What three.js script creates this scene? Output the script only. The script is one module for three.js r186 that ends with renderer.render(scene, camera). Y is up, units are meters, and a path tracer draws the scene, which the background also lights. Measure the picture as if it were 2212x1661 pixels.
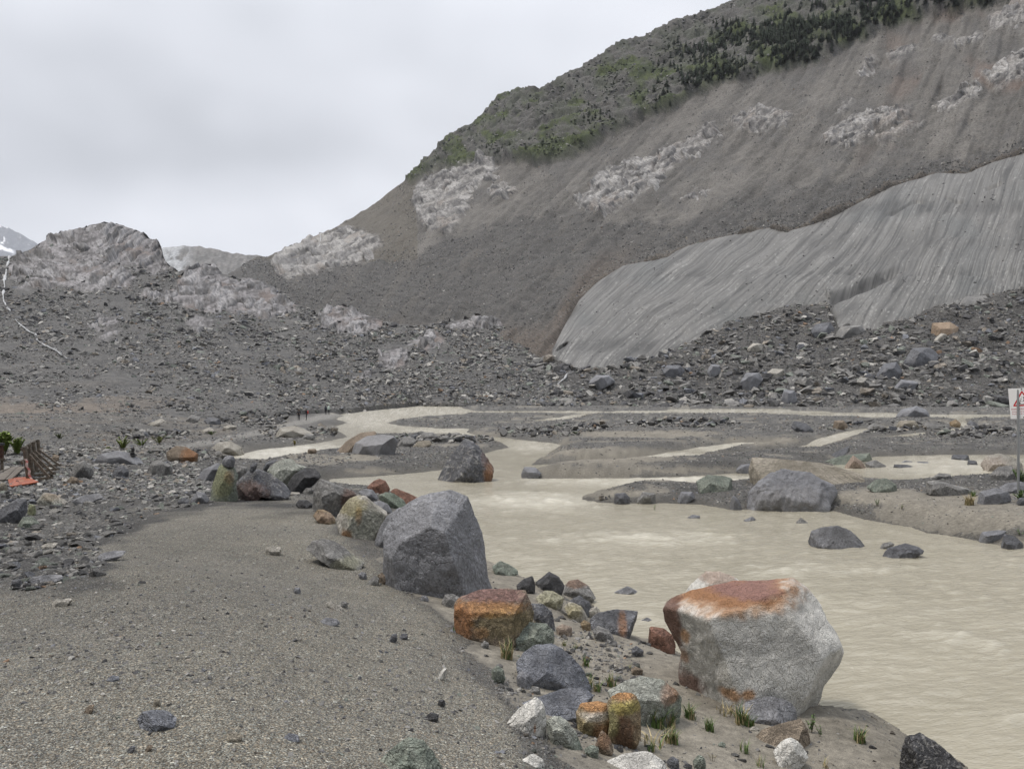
import * as THREE from 'three';
import { mergeGeometries } from 'three/addons/utils/BufferGeometryUtils.js';
import { ConvexGeometry } from 'three/addons/geometries/ConvexGeometry.js';
import { MarchingCubes } from 'three/addons/objects/MarchingCubes.js';

// ------------------------------------------------------------------ camera, sky, sun, exposure
const scene = new THREE.Scene();
const EYE = 3.0, FPX = 1661, CX = 1106, CY = 830.5, HOR = 865;      // photograph measured on a 2212 x 1661 copy
const PITCH = Math.atan((HOR - CY) / FPX);
const camera = new THREE.PerspectiveCamera(2 * Math.atan(CY / FPX) * 180 / Math.PI, 4 / 3, 0.1, 12000);
camera.position.set(0, EYE, 0);
camera.rotation.x = PITCH;
scene.add(camera);
const renderer = new THREE.WebGLRenderer({ antialias: true });
renderer.toneMapping = THREE.LinearToneMapping;
renderer.toneMappingExposure = 1.2;
renderer.shadowMap.enabled = true;

// small gradient noise
let seed = 20240717;
function rnd() { seed |= 0; seed = seed + 0x6D2B79F5 | 0; let t = Math.imul(seed ^ seed >>> 15, 1 | seed); t = t + Math.imul(t ^ t >>> 7, 61 | t) ^ t; return ((t ^ t >>> 14) >>> 0) / 4294967296; }
const rr = (a, b) => a + (b - a) * rnd();
const PERM = new Uint8Array(512);
{ const p = [...Array(256).keys()]; for (let i = 255; i > 0; i--) { const j = Math.floor(rnd() * (i + 1)); [p[i], p[j]] = [p[j], p[i]]; } for (let i = 0; i < 512; i++) PERM[i] = p[i & 255]; }
const GR = [1,1,0,-1,1,0,1,-1,0,-1,-1,0,1,0,1,-1,0,1,1,0,-1,-1,0,-1,0,1,1,0,-1,1,0,1,-1,0,-1,-1,1,1,0,-1,1,0,0,-1,1,0,-1,-1];
function n3(x, y, z) {
  const X = Math.floor(x), Y = Math.floor(y), Z = Math.floor(z); x -= X; y -= Y; z -= Z;
  const u = x * x * x * (x * (x * 6 - 15) + 10), v = y * y * y * (y * (y * 6 - 15) + 10), w = z * z * z * (z * (z * 6 - 15) + 10);
  const g = (i, j, k) => { const h = (PERM[PERM[PERM[(X + i) & 255] + ((Y + j) & 255)] + ((Z + k) & 255)] & 15) * 3; return GR[h] * (x - i) + GR[h + 1] * (y - j) + GR[h + 2] * (z - k); };
  const l = (a, b, t) => a + (b - a) * t;
  return l(l(l(g(0,0,0), g(1,0,0), u), l(g(0,1,0), g(1,1,0), u), v), l(l(g(0,0,1), g(1,0,1), u), l(g(0,1,1), g(1,1,1), u), v), w);
}
function fbm(x, y, z, o = 4) { let s = 0, a = 0.5; for (let i = 0; i < o; i++) { s += a * n3(x, y, z); x = x * 2.03 + 11.3; y = y * 2.03 + 5.1; z = z * 2.03 + 7.7; a *= 0.5; } return s; }
function ridge(x, y, z, o = 3) { let s = 0, a = 0.5; for (let i = 0; i < o; i++) { s += a * (1 - 2 * Math.abs(n3(x, y, z))); x = x * 2.07 + 3.3; y = y * 2.07 + 9.1; z = z * 2.07 + 1.7; a *= 0.5; } return s; }
const clamp = (x, a = 0, b = 1) => x < a ? a : x > b ? b : x;
const sst = (a, b, x) => { const t = clamp((x - a) / (b - a)); return t * t * (3 - 2 * t); };
const mix = (a, b, t) => a + (b - a) * t;
const mix3 = (a, b, t) => [mix(a[0], b[0], t), mix(a[1], b[1], t), mix(a[2], b[2], t)];

// the overcast sky: an even grey layer with soft cloud forms
{
  const W = 512, H = 256, a = new Float32Array(W * H * 4);
  for (let j = 0; j < H; j++) for (let i = 0; i < W; i++) {
    const th = (i + 0.5) / W * Math.PI * 2, el = ((j + 0.5) / H - 0.5) * Math.PI;
    const x = Math.cos(el) * Math.cos(th), y = Math.sin(el), z = Math.cos(el) * Math.sin(th);
    let L = 0.64;
    const yy = Math.max(y, 0) + 0.25;
    const c = fbm(x / yy * 1.5 + 4, 3.3, z / yy * 1.5, 4) + 0.5 * fbm(x * 3, y * 6, z * 3, 3);
    L *= 1 + 0.55 * c + 0.9 * sst(0.25, 1, y);          // an overcast sky is brightest overhead
    const warm = 0.02 * c;
    const k = (j * W + i) * 4; a[k] = L * (0.955 + warm); a[k + 1] = L * 0.985; a[k + 2] = L * (1.06 - warm); a[k + 3] = 1;
  }
  const t = new THREE.DataTexture(a, W, H, THREE.RGBAFormat, THREE.FloatType);
  t.mapping = THREE.EquirectangularReflectionMapping; t.magFilter = THREE.LinearFilter; t.minFilter = THREE.LinearFilter; t.needsUpdate = true;
  scene.background = t; scene.environment = t;
}
const sun = new THREE.DirectionalLight(0xfff4e6, 1.9);
sun.position.set(-200, 460, -60); sun.target.position.set(0, 0, -60);
sun.castShadow = true; sun.shadow.radius = 22; sun.shadow.mapSize.set(2048, 2048);
Object.assign(sun.shadow.camera, { left: -400, right: 400, top: 400, bottom: -400, near: 1, far: 1500 });
scene.add(sun, sun.target);
scene.fog = new THREE.FogExp2(0xdfe3ea, 0.00004);

// ------------------------------------------------------------------ helpers
const V = (x, y, z) => new THREE.Vector3(x, y, z);
function dirOf(x, y) { const a = (x - CX) / FPX, b = (CY - y) / FPX, c = Math.cos(PITCH), s = Math.sin(PITCH), k = c - b * s; return [a / k, (b * c + s) / k]; }
function at(x, y, d) { const q = dirOf(x, y); return V(q[0] * d, EYE + q[1] * d, -d); }         // a place d metres ahead, seen at x, y
const used = {};
function nm(name) { const k = used[name] = (used[name] ?? -1) + 1; return k ? `${name}_${String(k).padStart(3, '0')}` : name; }
function tag(o, label, category, group, kind) { if (label) o.userData.label = label; if (category) o.userData.category = category; if (group) o.userData.group = group; if (kind) o.userData.kind = kind; return o; }
function add(o, name, parent) { o.name = parent ? name : nm(name); o.castShadow = o.receiveShadow = true; (parent || scene).add(o); return o; }
function structure(o, name, label) { add(o, name); return tag(o, label, null, null, 'structure'); }
const stdm = (o) => new THREE.MeshStandardMaterial(o);
function lerpPts(pts, x) { if (x <= pts[0][0]) return pts[0][1]; for (let i = 1; i < pts.length; i++) if (x <= pts[i][0]) { const a = pts[i - 1], b = pts[i]; return a[1] + (b[1] - a[1]) * (x - a[0]) / (b[0] - a[0]); } return pts[pts.length - 1][1]; }
function sdPoly(p, x, y) {          // signed distance, negative inside
  let best = 1e18, ins = false;
  for (let i = 0, j = p.length - 1; i < p.length; j = i++) {
    const ax = p[j][0], ay = p[j][1], bx = p[i][0], by = p[i][1], ex = bx - ax, ey = by - ay;
    const t = clamp(((x - ax) * ex + (y - ay) * ey) / (ex * ex + ey * ey + 1e-12)), dx = x - ax - ex * t, dy = y - ay - ey * t, q = dx * dx + dy * dy;
    if (q < best) best = q;
    if ((ay > y) !== (by > y) && x < ex * (y - ay) / ey + ax) ins = !ins;
  }
  return (ins ? -1 : 1) * Math.sqrt(best);
}

// ------------------------------------------------------------------ textures (what surfaces are made of)
function dataTex(N, fn, srgb, ch = 3) {
  const a = new Uint8Array(N * N * 4);
  for (let j = 0; j < N; j++) for (let i = 0; i < N; i++) { const c = fn(i / N, j / N), k = (j * N + i) * 4; for (let q = 0; q < 3; q++) a[k + q] = clamp(Array.isArray(c) ? c[q] : c) * 255; a[k + 3] = 255; }
  const t = new THREE.DataTexture(a, N, N, THREE.RGBAFormat); t.wrapS = t.wrapT = THREE.RepeatWrapping; t.magFilter = THREE.LinearFilter; t.minFilter = THREE.LinearMipmapLinearFilter; t.generateMipmaps = true;
  if (srgb) t.colorSpace = THREE.SRGBColorSpace; t.needsUpdate = true; return t;
}
// tiling noise: sample on a torus-like blend
function tn(u, v, f, s, o = 3) { const b = (x, y) => fbm(x * f + s, y * f + s * 1.7, s, o); const wu = sst(0.75, 1, u), wv = sst(0.75, 1, v); return mix(mix(b(u, v), b(u - 1, v), wu), mix(b(u, v - 1), b(u - 1, v - 1), wu), wv); }
function cells(n, sd) { // tiling Worley: nearest-cell tone and edge distance
  const px = new Float32Array(n * n), py = new Float32Array(n * n), pt = new Float32Array(n * n); const keep = seed; seed = sd;
  for (let i = 0; i < n * n; i++) { px[i] = rnd(); py[i] = rnd(); pt[i] = rnd(); } seed = keep;
  return (u, v) => { const x = u * n, y = v * n, X = Math.floor(x), Y = Math.floor(y); let a = 9, b = 9, t = 0; for (let j = -1; j < 2; j++) for (let i = -1; i < 2; i++) { const q = ((Y + j + n) % n) * n + (X + i + n) % n, d = Math.hypot(X + i + px[q] - x, Y + j + py[q] - y); if (d < a) { b = a; a = d; t = pt[q]; } else if (d < b) b = d; } return [t, b - a]; };
}
const cA = cells(120, 5), cB = cells(46, 9);
const gravelFn = (u, v) => { const a = cA(u, v), b = cB(u, v); const big = b[0] > 0.9 && b[1] > 0.12; const t = big ? b[0] * 0.7 + 0.3 * Math.sin(b[0] * 91) : a[0]; return [t, big ? 0.45 + b[1] * 0.5 : 0.2 + a[1] * 0.5]; };
const T = {
  gravel: dataTex(1024, (u, v) => { const [t] = gravelFn(u, v); const g = 0.57 + 0.5 * (t - 0.5) + 0.1 * tn(u, v, 9, 3) + (t > 0.95 ? 0.12 : 0); const w = Math.sin(t * 57) * 0.03; return [g + w, g, g - w]; }, true),
  gravelB: dataTex(1024, (u, v) => gravelFn(u, v)[1]),
  flute: dataTex(512, (u, v) => { const w = u + 0.02 * tn(u, v, 3, 4, 2), l = (f, q) => { const a = n3(w * f, v * 2 + q, q); return 1 - 2 * Math.abs(a); }; return 0.64 + 0.16 * fbm(w * 26, v * 2.5, 3, 3) - 0.13 * sst(0.7, 0.95, l(17, 2)) - 0.09 * sst(0.75, 0.97, l(41, 5)) + 0.08 * tn(u, v, 60, 4, 1) + 0.12 * sst(0.2, 0.4, tn(u, v, 30, 9, 2)); }, true),
  sand: dataTex(512, (u, v) => { const g = 0.6 + 0.22 * tn(u, v, 10, 5, 4) + 0.3 * tn(u, v, 90, 6, 1) + 0.14 * tn(u, v, 40, 7, 2); return [g, g * 0.99, g * 0.97]; }, true),
  sandB: dataTex(512, (u, v) => 0.5 + 0.4 * tn(u, v, 12, 3, 5) + 0.15 * tn(u, v, 70, 4, 1)),
  rock: dataTex(512, (u, v) => { const g = 0.74 + 0.42 * tn(u, v, 6, 1, 4) + 0.5 * tn(u, v, 40, 2, 2) + 0.34 * tn(u, v, 100, 4, 1); return g; }, true),
  rockB: dataTex(512, (u, v) => 0.5 + 0.55 * tn(u, v, 8, 7, 5) + 0.3 * tn(u, v, 40, 8, 2) - 0.35 * sst(0.035, 0, Math.abs(tn(u, v, 5, 12, 2)))),
  granite: dataTex(512, (u, v) => { const q = tn(u, v, 60, 3, 2) + 0.5 * tn(u, v, 26, 6, 2); const w = tn(u, v, 90, 9, 1); const g = q > 0.2 ? 0.56 : q > 0.06 ? 0.7 : 0.84; return [g + 0.1 * w, g + 0.09 * w, g + 0.07 * w]; }, true),
  slate: dataTex(512, (u, v) => { const g = 0.72 + 0.5 * tn(u + 0.0 * v, v * 1, 14, 5, 3) * 0.6 + 0.45 * tn(u, v, 70, 2, 1) * 0.5 + 0.3 * tn(u * 1, v, 30, 8, 2); return g; }, true),
  wood: dataTex(256, (u, v) => { const g = 0.65 + 0.4 * fbm(u * 3, v * 60, 2, 3) + 0.15 * tn(u, v, 20, 2); return [g, g * 0.97, g * 0.93]; }, true),
  waterB: dataTex(1024, (u, v) => 0.5 + 0.5 * tn(u, v, 12, 2, 4) + 0.3 * ridge(u * 0 + tn(u, v, 9, 6, 2) * 3, tn(u, v, 16, 8, 2) * 3, 1, 1) * 0.5),
};

// ------------------------------------------------------------------ the river: shorelines in plan
const WLP = [[0, 0], [100, 0], [144, 0.3], [200, 0.75], [225, 1.5], [260, 2.7], [400, 7]];
const wl = (d) => lerpPts(WLP, d);
function onWater(x, y, h = 0) { const q = dirOf(x, y); let a = 0.8, b = 420; if (EYE + q[1] * b - wl(b) - h > 0) return [q[0] * b, b]; for (let i = 0; i < 50; i++) { const m = (a + b) / 2; if (EYE + q[1] * m - wl(m) - h > 0) a = m; else b = m; } return [q[0] * a, a]; }
const W_MAIN = [[2300,1760],[2112,1679],[2075,1645],[2018,1610],[1953,1584],[1904,1550],[1847,1531],[1722,1523],[1600,1470],[1480,1420],[1441,1389],[1397,1380],[1356,1376],[1326,1371],[1300,1330],[1274,1298],[1210,1278],[1158,1256],[1113,1252],[1072,1242],[1000,1190],[930,1112],[910,1084],[850,1068],[775,1060],[722,1046],[712,1035],[813,1029],[900,1022],[941,1017],[1020,1001],[1046,979],[1105,967],[1087,955],[1049,946],[1004,934],[952,940],[900,936],[848,941],[799,934],[770,950],[716,973],[671,977],[591,991],[535,1004],[515,1001],[480,1003],[455,996],[508,984],[553,973],[643,963],[716,953],[750,944],[722,923],[750,913],[726,904],[745,899],[722,890],[771,887],[800,882],[823,877],[903,872],[987,877],[1021,887],[1070,889],[1014,893],[934,899],[868,904],[830,914],[868,921],[952,926],[987,927],[1018,926],[994,939],[1053,945],[1087,946],[1147,953],[1216,960],[1195,973],[1160,994],[1143,1007],[1170,1013],[1126,1024],[1126,1033],[1167,1034],[1373,1033],[1480,1030],[1593,1022],[1640,1024],[1640,1040],[1581,1046],[1504,1052],[1452,1047],[1334,1051],[1296,1058],[1261,1074],[1261,1079],[1300,1087],[1359,1088],[1419,1087],[1520,1091],[1577,1101],[1763,1101],[1795,1103],[1839,1115],[1904,1129],[1965,1139],[2005,1151],[2086,1163],[2114,1169],[2163,1180],[2300,1190],[2500,1210],[2700,1760]];
const W_FAR = [[1018,887],[1147,889.5],[1318,890.5],[1440,886.5],[1682,885.5],[1791,890.5],[2013,896],[2187,896],[2420,896],[2420,902],[2187,901],[2078,904],[1924,903],[1763,899],[1601,891],[1440,890.5],[1318,894],[1147,893],[1030,892]];
const W_RIGHT = [[1790,1008],[1884,987],[2045,983],[2212,983],[2480,983],[2480,1042],[2212,1041],[2086,1042],[2005,1045],[1944,1051],[1868,1044],[1820,1030],[1700,1040],[1640,1038],[1640,1024],[1700,1015]];
const W_R1 = [[1130,1016],[1143,1005],[1318,998],[1399,985],[1520,965],[1577,958],[1650,955],[1652,960],[1577,967],[1500,985],[1440,994],[1561,982],[1682,970],[1722,966],[1743,962],[1763,948],[1864,926],[1916,922],[1950,922],[1936,927],[1872,933],[1823,946],[1783,962],[1763,974],[1682,977],[1561,989],[1440,1001],[1318,1004]];
const W_R3 = [[1850,950],[1916,943],[2005,934],[2086,924],[2074,918],[2070,902],[2084,902],[2090,915],[2120,920],[2118,926],[2005,940],[1916,949]];
const W_R4 = [[1150,909],[1200,903],[1265,893],[1275,896],[1210,907],[1160,911]];
const WATER = [W_MAIN, W_FAR, W_RIGHT, W_R1, W_R3, W_R4].map((p) => p.map(([x, y]) => onWater(x, y)));
const WBOX = WATER.map((p) => [Math.min(...p.map((q) => q[0])), Math.max(...p.map((q) => q[0])), Math.min(...p.map((q) => q[1])), Math.max(...p.map((q) => q[1]))]);
function shore(x, d) {
  let s = 1e9;
  for (let i = 0; i < WATER.length; i++) { const b = WBOX[i]; const gx = Math.max(b[0] - x, x - b[1], 0), gd = Math.max(b[2] - d, d - b[3], 0); if (Math.hypot(gx, gd) > Math.min(s, 60)) continue; s = Math.min(s, sdPoly(WATER[i], x, d)); }
  const k = clamp(d / 40, 0.1, 3);
  return Math.min(s, 60) + k * (0.22 * n3(x / k * 0.9, 3, d / k * 0.45) + 0.12 * n3(x / k * 2.7, 8, d / k * 1.4));
}
// height of the land above the water, measured at places in the picture
const LAND = [[0,1661,1.35],[500,1661,1.4],[900,1661,1.25],[1100,1661,1.0],[1300,1661,.75],[1500,1661,.55],[1800,1661,.35],[2000,1661,.2],[0,1500,1.35],[400,1500,1.4],[800,1500,1.2],[1000,1500,.95],[1200,1500,.6],[1400,1530,.45],[1600,1560,.35],[1800,1580,.22],
  [0,1300,1.2],[400,1300,1.3],[700,1300,1.15],[900,1330,.85],[1000,1400,.75],[1150,1350,.4],[1300,1400,.25],[1200,1300,.25],[-300,1300,1.2],[-300,1661,1.35],[0,1150,.9],[300,1130,1.0],[500,1130,1.0],[700,1130,.95],[850,1230,.85],[780,1180,.92],[950,1290,.6],[1080,1280,.3],
  [450,1085,.9],[620,1080,.85],[0,1080,.7],[250,1080,.75],[700,1070,.7],[760,1060,.4],[640,1010,.3],[-300,1080,.8],[0,1010,.6],[200,1010,.6],[350,1000,.5],[480,1010,.35],[100,960,.7],[300,960,.5],[450,960,.35],[600,930,.28],[700,905,.25],[645,908,.25],[705,897,.35],
  [1300,920,.28],[1600,930,.25],[2000,930,.3],[1300,980,.5],[1250,985,.55],[1450,960,.35],[1700,950,.3],[1650,950,.5],[1250,1018,.4],[1500,1015,.35],[800,1000,.25],[900,960,.25],[1000,905,.2],[1700,1060,.35],[2000,1090,.4],[2150,1110,.5],[2200,1060,.5],[1400,1070,.2],[2212,960,.3],[2500,1100,.6],[0,900,1.2],[200,890,1.3],[400,888,.9],[600,892,.5]].map(([x, y, h]) => { const q = dirOf(x, y), d = (EYE - h) / -q[1]; return [q[0] * 1.4, Math.log(d), h]; });
function land(x, d) { const u = x / d * 1.4, v = Math.log(d); let s = 0, w = 0; for (const p of LAND) { const q = (u - p[0]) ** 2 + (v - p[1]) ** 2, k = Math.exp(-q * 22) + 2e-4 / (q + 0.02) ** 2 * 0.02; s += k * p[2]; w += k; } return s / w; }
function ground2(x, d) {          // [height, distance from the shore]
  const s = shore(x, d), w = wl(d);
  if (s < 0) return [w + Math.max(-0.5, s * 0.22 - 0.01), s];
  const n = 0.05 * fbm(x * 0.35, 1, d * 0.35, 3) * clamp(d / 10, 0.6, 2.5) + 0.018 * fbm(x * 2.2, 5, d * 2.2, 3);
  const wid = d < 14 ? mix(0.6, 1.2, d / 14) : mix(1.2, 2.2, clamp(d / 80));
  const L = land(x, d) + 0.0;
  const cut = clamp(s / wid);
  return [w + Math.max(0.015, L * (0.12 * sst(0, 0.18, cut) + 0.88 * sst(0.0, 1.0, cut)) + n * sst(0, 0.5, cut)), s];
}
const gh = (x, z) => ground2(x, -z)[0];
function hit(x, y, floorWater = true) {          // first place on the valley floor seen at x, y
  const q = dirOf(x, y); let p = 1.2;
  const f = (d) => EYE + q[1] * d - (floorWater ? Math.max(ground2(q[0] * d, d)[0], wl(d)) : ground2(q[0] * d, d)[0]);
  for (let d = 1.2; d < 330; d *= 1.02) { if (f(d) < 0) { let a = p, b = d; for (let i = 0; i < 16; i++) { const m = (a + b) / 2; if (f(m) > 0) a = m; else b = m; } return a; } p = d; }
  return 300;
}

// ------------------------------------------------------------------ generic sheet of terrain
function sheet(nx, ny, fn, keep, second) {      // fn(i, j) -> {p:[x,y,z], c:[r,g,b], uv:[u,v]}
  const pos = new Float32Array(nx * ny * 3), col = new Float32Array(nx * ny * 3), uv = new Float32Array(nx * ny * 2), ext = new Float32Array(nx * ny);
  for (let j = 0; j < ny; j++) for (let i = 0; i < nx; i++) { const k = j * nx + i, r = fn(i, j); pos.set(r.p, k * 3); col.set(r.c, k * 3); uv.set(r.uv, k * 2); ext[k] = r.e ?? 0; }
  const idx = [], idx2 = [];
  for (let j = 0; j < ny - 1; j++) for (let i = 0; i < nx - 1; i++) { const a = j * nx + i, b = a + 1, c = a + nx, d = c + 1; if (keep && !(keep(ext[a]) || keep(ext[b]) || keep(ext[c]) || keep(ext[d]))) continue; (second && second(a) ? idx2 : idx).push(a, b, d, a, d, c); }
  const g = new THREE.BufferGeometry();
  g.setAttribute('position', new THREE.BufferAttribute(pos, 3)); g.setAttribute('color', new THREE.BufferAttribute(col, 3)); g.setAttribute('uv', new THREE.BufferAttribute(uv, 2));
  g.setIndex(idx.concat(idx2)); g.computeVertexNormals();
  let g2 = null; if (second) { g2 = g.clone(); g2.setIndex(idx2); g.setIndex(idx); }
  return { g, g2, pos, ext, nx, ny, at(i, j) { const I = Math.min(nx - 2, Math.floor(i)), J = Math.min(ny - 2, Math.floor(j)), u = i - I, v = j - J, k = (J * nx + I) * 3, m = k + nx * 3; const o = []; for (let q = 0; q < 3; q++) o.push(mix(mix(pos[k + q], pos[k + 3 + q], u), mix(pos[m + q], pos[m + 3 + q], u), v)); return V(...o); } };
}
function projD(p) { const c = Math.cos(PITCH), s = Math.sin(PITCH), y = p.y - EYE, z = p.z; const yc = y * c + z * s, zc = -y * s + z * c; return [CX + FPX * p.x / -zc, CY - FPX * yc / -zc, -zc]; }

// ------------------------------------------------------------------ valley floor
const rowsD = []; { let y = 12.2; while (y < 1150) { rowsD.push(3 * FPX / y); y += 3; } while (y < 4200) { rowsD.push(3 * FPX / y); y += 12; } rowsD.reverse(); }
const GX0 = -360, GSTEP = 5, GNX = 588;
const SANDS = [[1300, 985, 160, 18], [1250, 1018, 130, 8], [1450, 1018, 150, 8], [1640, 953, 90, 10], [2080, 1110, 200, 45], [1900, 1075, 120, 20], [1400, 938, 160, 8], [760, 990, 60, 8], [800, 1020, 60, 6], [1350, 1066, 60, 8]];
const COBBLE = [[-400,965],[0,962],[290,965],[420,1000],[470,1083],[330,1112],[215,1180],[210,1245],[60,1275],[-400,1300]];
const PATH = [[470,1088],[640,1082],[700,1085],[800,1200],[900,1290],[1000,1400],[1080,1500],[1150,1640],[1180,1760],[-400,1760],[-400,1300],[60,1275],[210,1245],[215,1180],[330,1112]];
const sandyAt = new Uint8Array(GNX * rowsD.length);
function groundColor(x, d, h, s, px, py, id) {
  const n = fbm(x * 0.6, 2, d * 0.6, 4), n2 = fbm(x * 0.13, 6, d * 0.13, 3), f = fbm(x * 3.1, 9, d * 3.1, 3);
  let c = mix3([0.066, 0.065, 0.063], [0.11, 0.107, 0.1], clamp(0.5 + 1.6 * n));           // grey gravel
  let bar = 0; for (const b of SANDS) bar = Math.max(bar, sst(1.3, 0.7, Math.hypot((px - b[0]) / b[2], (py - b[1]) / b[3]) + 0.9 * n));
  const pd = sdPoly(PATH, px + 150 * n + 60 * f, py + 60 * n), sandy = d < 16 ? sst(-45, 45, pd) * sst(0.95, 0.7, h + 0.5 * n) * sst(1030, 1120, py) * sst(560, 800, px) : Math.max(bar, sst(0.1, 0.28, n2 + 0.5 * n) * 0.7) * (px > 560 ? 1 : 0);
  if (sandy > 0.5) sandyAt[id] = 1;
  c = mix3(c, mix3([0.145, 0.136, 0.117], [0.2, 0.189, 0.165], clamp(0.5 + f)), sandy);
  const pth = sst(12, -30, pd) * (d < 20 ? 1 : 0);
  c = mix3(c, mix3([0.25, 0.236, 0.196], [0.178, 0.17, 0.147], clamp(0.5 + 1.9 * n2 + 1.5 * n)), pth * (1 - sandy * 0.8));
  const trk = d > 40 && px < 740 ? sst(9, 3, Math.abs(py - lerpPts([[380, 968], [470, 952], [560, 934], [640, 914], [700, 900], [735, 898]], px)) + 6 * n) : 0; c = mix3(c, [0.2, 0.195, 0.182], trk * 0.8);      // the trodden track of pale grit
  if (px < 500 && d > 28) c = mix3(c, [0.12, 0.108, 0.092], sst(0.0, 0.25, n2 + 0.1) * 0.8);
  const wet = sst(0.5 * clamp(d / 10, 0.5, 3), 0, s); c = mix3(c, [0.1, 0.094, 0.08], wet * 0.65);   // damp sand along the water line
  const k = 1 / 0.3 * (1 + 0.3 * f + 0.35 * n); return [c[0] * k, c[1] * k, c[2] * k];
}
const floor = sheet(GNX, rowsD.length, (i, j) => {
  const d = rowsD[j], px = GX0 + i * GSTEP, x = (px - CX) / FPX * d, r = ground2(x, d), pr = projD(V(x, r[0], -d));
  return { p: [x, r[0], -d], c: groundColor(x, d, r[0], r[1], pr[0], pr[1], j * GNX + i), uv: [x / 0.75, d / 0.75], e: r[1] };
}, null, (a) => sandyAt[a] === 1);
structure(new THREE.Mesh(floor.g2, stdm({ vertexColors: true, map: T.sand, bumpMap: T.sandB, bumpScale: 0.015, roughness: 0.95 })), 'sand_ground', 'smooth grey beige river sand');
structure(new THREE.Mesh(floor.g, stdm({ vertexColors: true, map: T.gravel, bumpMap: T.gravelB, bumpScale: 0.022, roughness: 0.95 })), 'gravel_ground', 'grey gravel valley floor with a sandy river bank');
{ // the floor goes on behind and beside the viewer
  const g = new THREE.PlaneGeometry(1400, 600, 60, 30); g.rotateX(-Math.PI / 2); g.translate(0, 0.6, 296);
  const uv = g.attributes.uv; for (let i = 0; i < uv.count; i++) uv.setXY(i, g.attributes.position.getX(i) / 1.9, g.attributes.position.getZ(i) / 1.9);
  structure(new THREE.Mesh(g, stdm({ color: new THREE.Color(0.5, 0.47, 0.4), map: T.gravel, bumpMap: T.gravelB, bumpScale: 0.02, roughness: 0.95 })), 'valley_ground');
}
{ // the valley's other side and lower end, left of and behind the viewer
  const nx = 150, ny = 40, s = sheet(nx, ny, (i, j) => {
    const a = mix(-52, -310, i / (nx - 1)) * Math.PI / 180, v = j / (ny - 1), r = mix(150, 620, v), X = Math.sin(a) * r, Z = -Math.cos(a) * r, n = fbm(X * 0.012, 3, Z * 0.012, 4);
    const top = mix(330, 430, 0.5 + 0.5 * n3(a * 2, 1, 7)) * (0.75 + 0.25 * Math.sin(a * 0.5) ** 2);
    const c = mix3([0.06, 0.062, 0.05], [0.12, 0.115, 0.1], clamp(0.5 + 1.5 * n)); return { p: [X, -1 + top * v * (1 + 0.25 * n) + 10 * n * v, Z], c: c.map((t) => t / 0.5), uv: [X / 9, Z / 9] };
  });
  structure(new THREE.Mesh(s.g, stdm({ vertexColors: true, map: T.rock, roughness: 0.95 })), 'valley_side', 'dark slopes of the other valley side');
}
// ------------------------------------------------------------------ river
{
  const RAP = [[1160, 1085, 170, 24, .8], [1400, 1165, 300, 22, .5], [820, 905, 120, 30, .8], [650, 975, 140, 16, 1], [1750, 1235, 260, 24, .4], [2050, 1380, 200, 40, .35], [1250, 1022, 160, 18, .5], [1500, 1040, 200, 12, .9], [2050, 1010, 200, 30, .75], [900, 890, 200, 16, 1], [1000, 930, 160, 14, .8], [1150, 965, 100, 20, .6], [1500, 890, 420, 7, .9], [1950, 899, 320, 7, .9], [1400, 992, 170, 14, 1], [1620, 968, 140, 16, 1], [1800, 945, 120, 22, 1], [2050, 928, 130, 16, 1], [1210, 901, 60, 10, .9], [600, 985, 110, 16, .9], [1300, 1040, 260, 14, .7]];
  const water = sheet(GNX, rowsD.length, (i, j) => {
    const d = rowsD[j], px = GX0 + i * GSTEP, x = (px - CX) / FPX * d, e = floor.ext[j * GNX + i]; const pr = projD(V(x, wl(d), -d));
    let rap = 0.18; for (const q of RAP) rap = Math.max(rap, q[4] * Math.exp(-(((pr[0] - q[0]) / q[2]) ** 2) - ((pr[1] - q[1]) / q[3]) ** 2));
    const fx = x * 0.9 + d * 0.35, fd = d * 1.0 - x * 0.3, wx = 0.6 * n3(fx * 0.3, 4, fd * 0.3);
    const calm = sst(0, -0.9, e);
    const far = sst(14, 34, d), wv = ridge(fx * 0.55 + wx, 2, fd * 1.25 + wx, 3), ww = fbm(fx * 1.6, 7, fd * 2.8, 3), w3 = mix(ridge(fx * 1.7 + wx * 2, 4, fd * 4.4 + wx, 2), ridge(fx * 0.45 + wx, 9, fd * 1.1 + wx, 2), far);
    const h = calm * (rap * (0.085 * wv + 0.06 * ww + 0.04 * w3) + 0.02 * ww + 0.02 * w3) * clamp(d / 9, 0.55, 1.6);
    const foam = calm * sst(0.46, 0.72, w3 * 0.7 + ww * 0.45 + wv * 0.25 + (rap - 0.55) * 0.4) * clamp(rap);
    let c = mix3([0.31, 0.288, 0.222], [0.375, 0.35, 0.277], clamp(0.5 + 1.3 * fbm(x * 0.35, 3, d * 0.6, 3)));
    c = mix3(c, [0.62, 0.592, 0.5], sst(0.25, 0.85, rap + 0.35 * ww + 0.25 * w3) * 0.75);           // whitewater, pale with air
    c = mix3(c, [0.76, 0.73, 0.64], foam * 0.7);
    
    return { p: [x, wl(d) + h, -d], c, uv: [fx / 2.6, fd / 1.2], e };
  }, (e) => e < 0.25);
  structure(new THREE.Mesh(water.g, stdm({ vertexColors: true, roughness: 0.16, bumpMap: T.waterB, bumpScale: 0.03 })), 'river', 'milky beige glacier river in braided channels');
}

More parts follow.
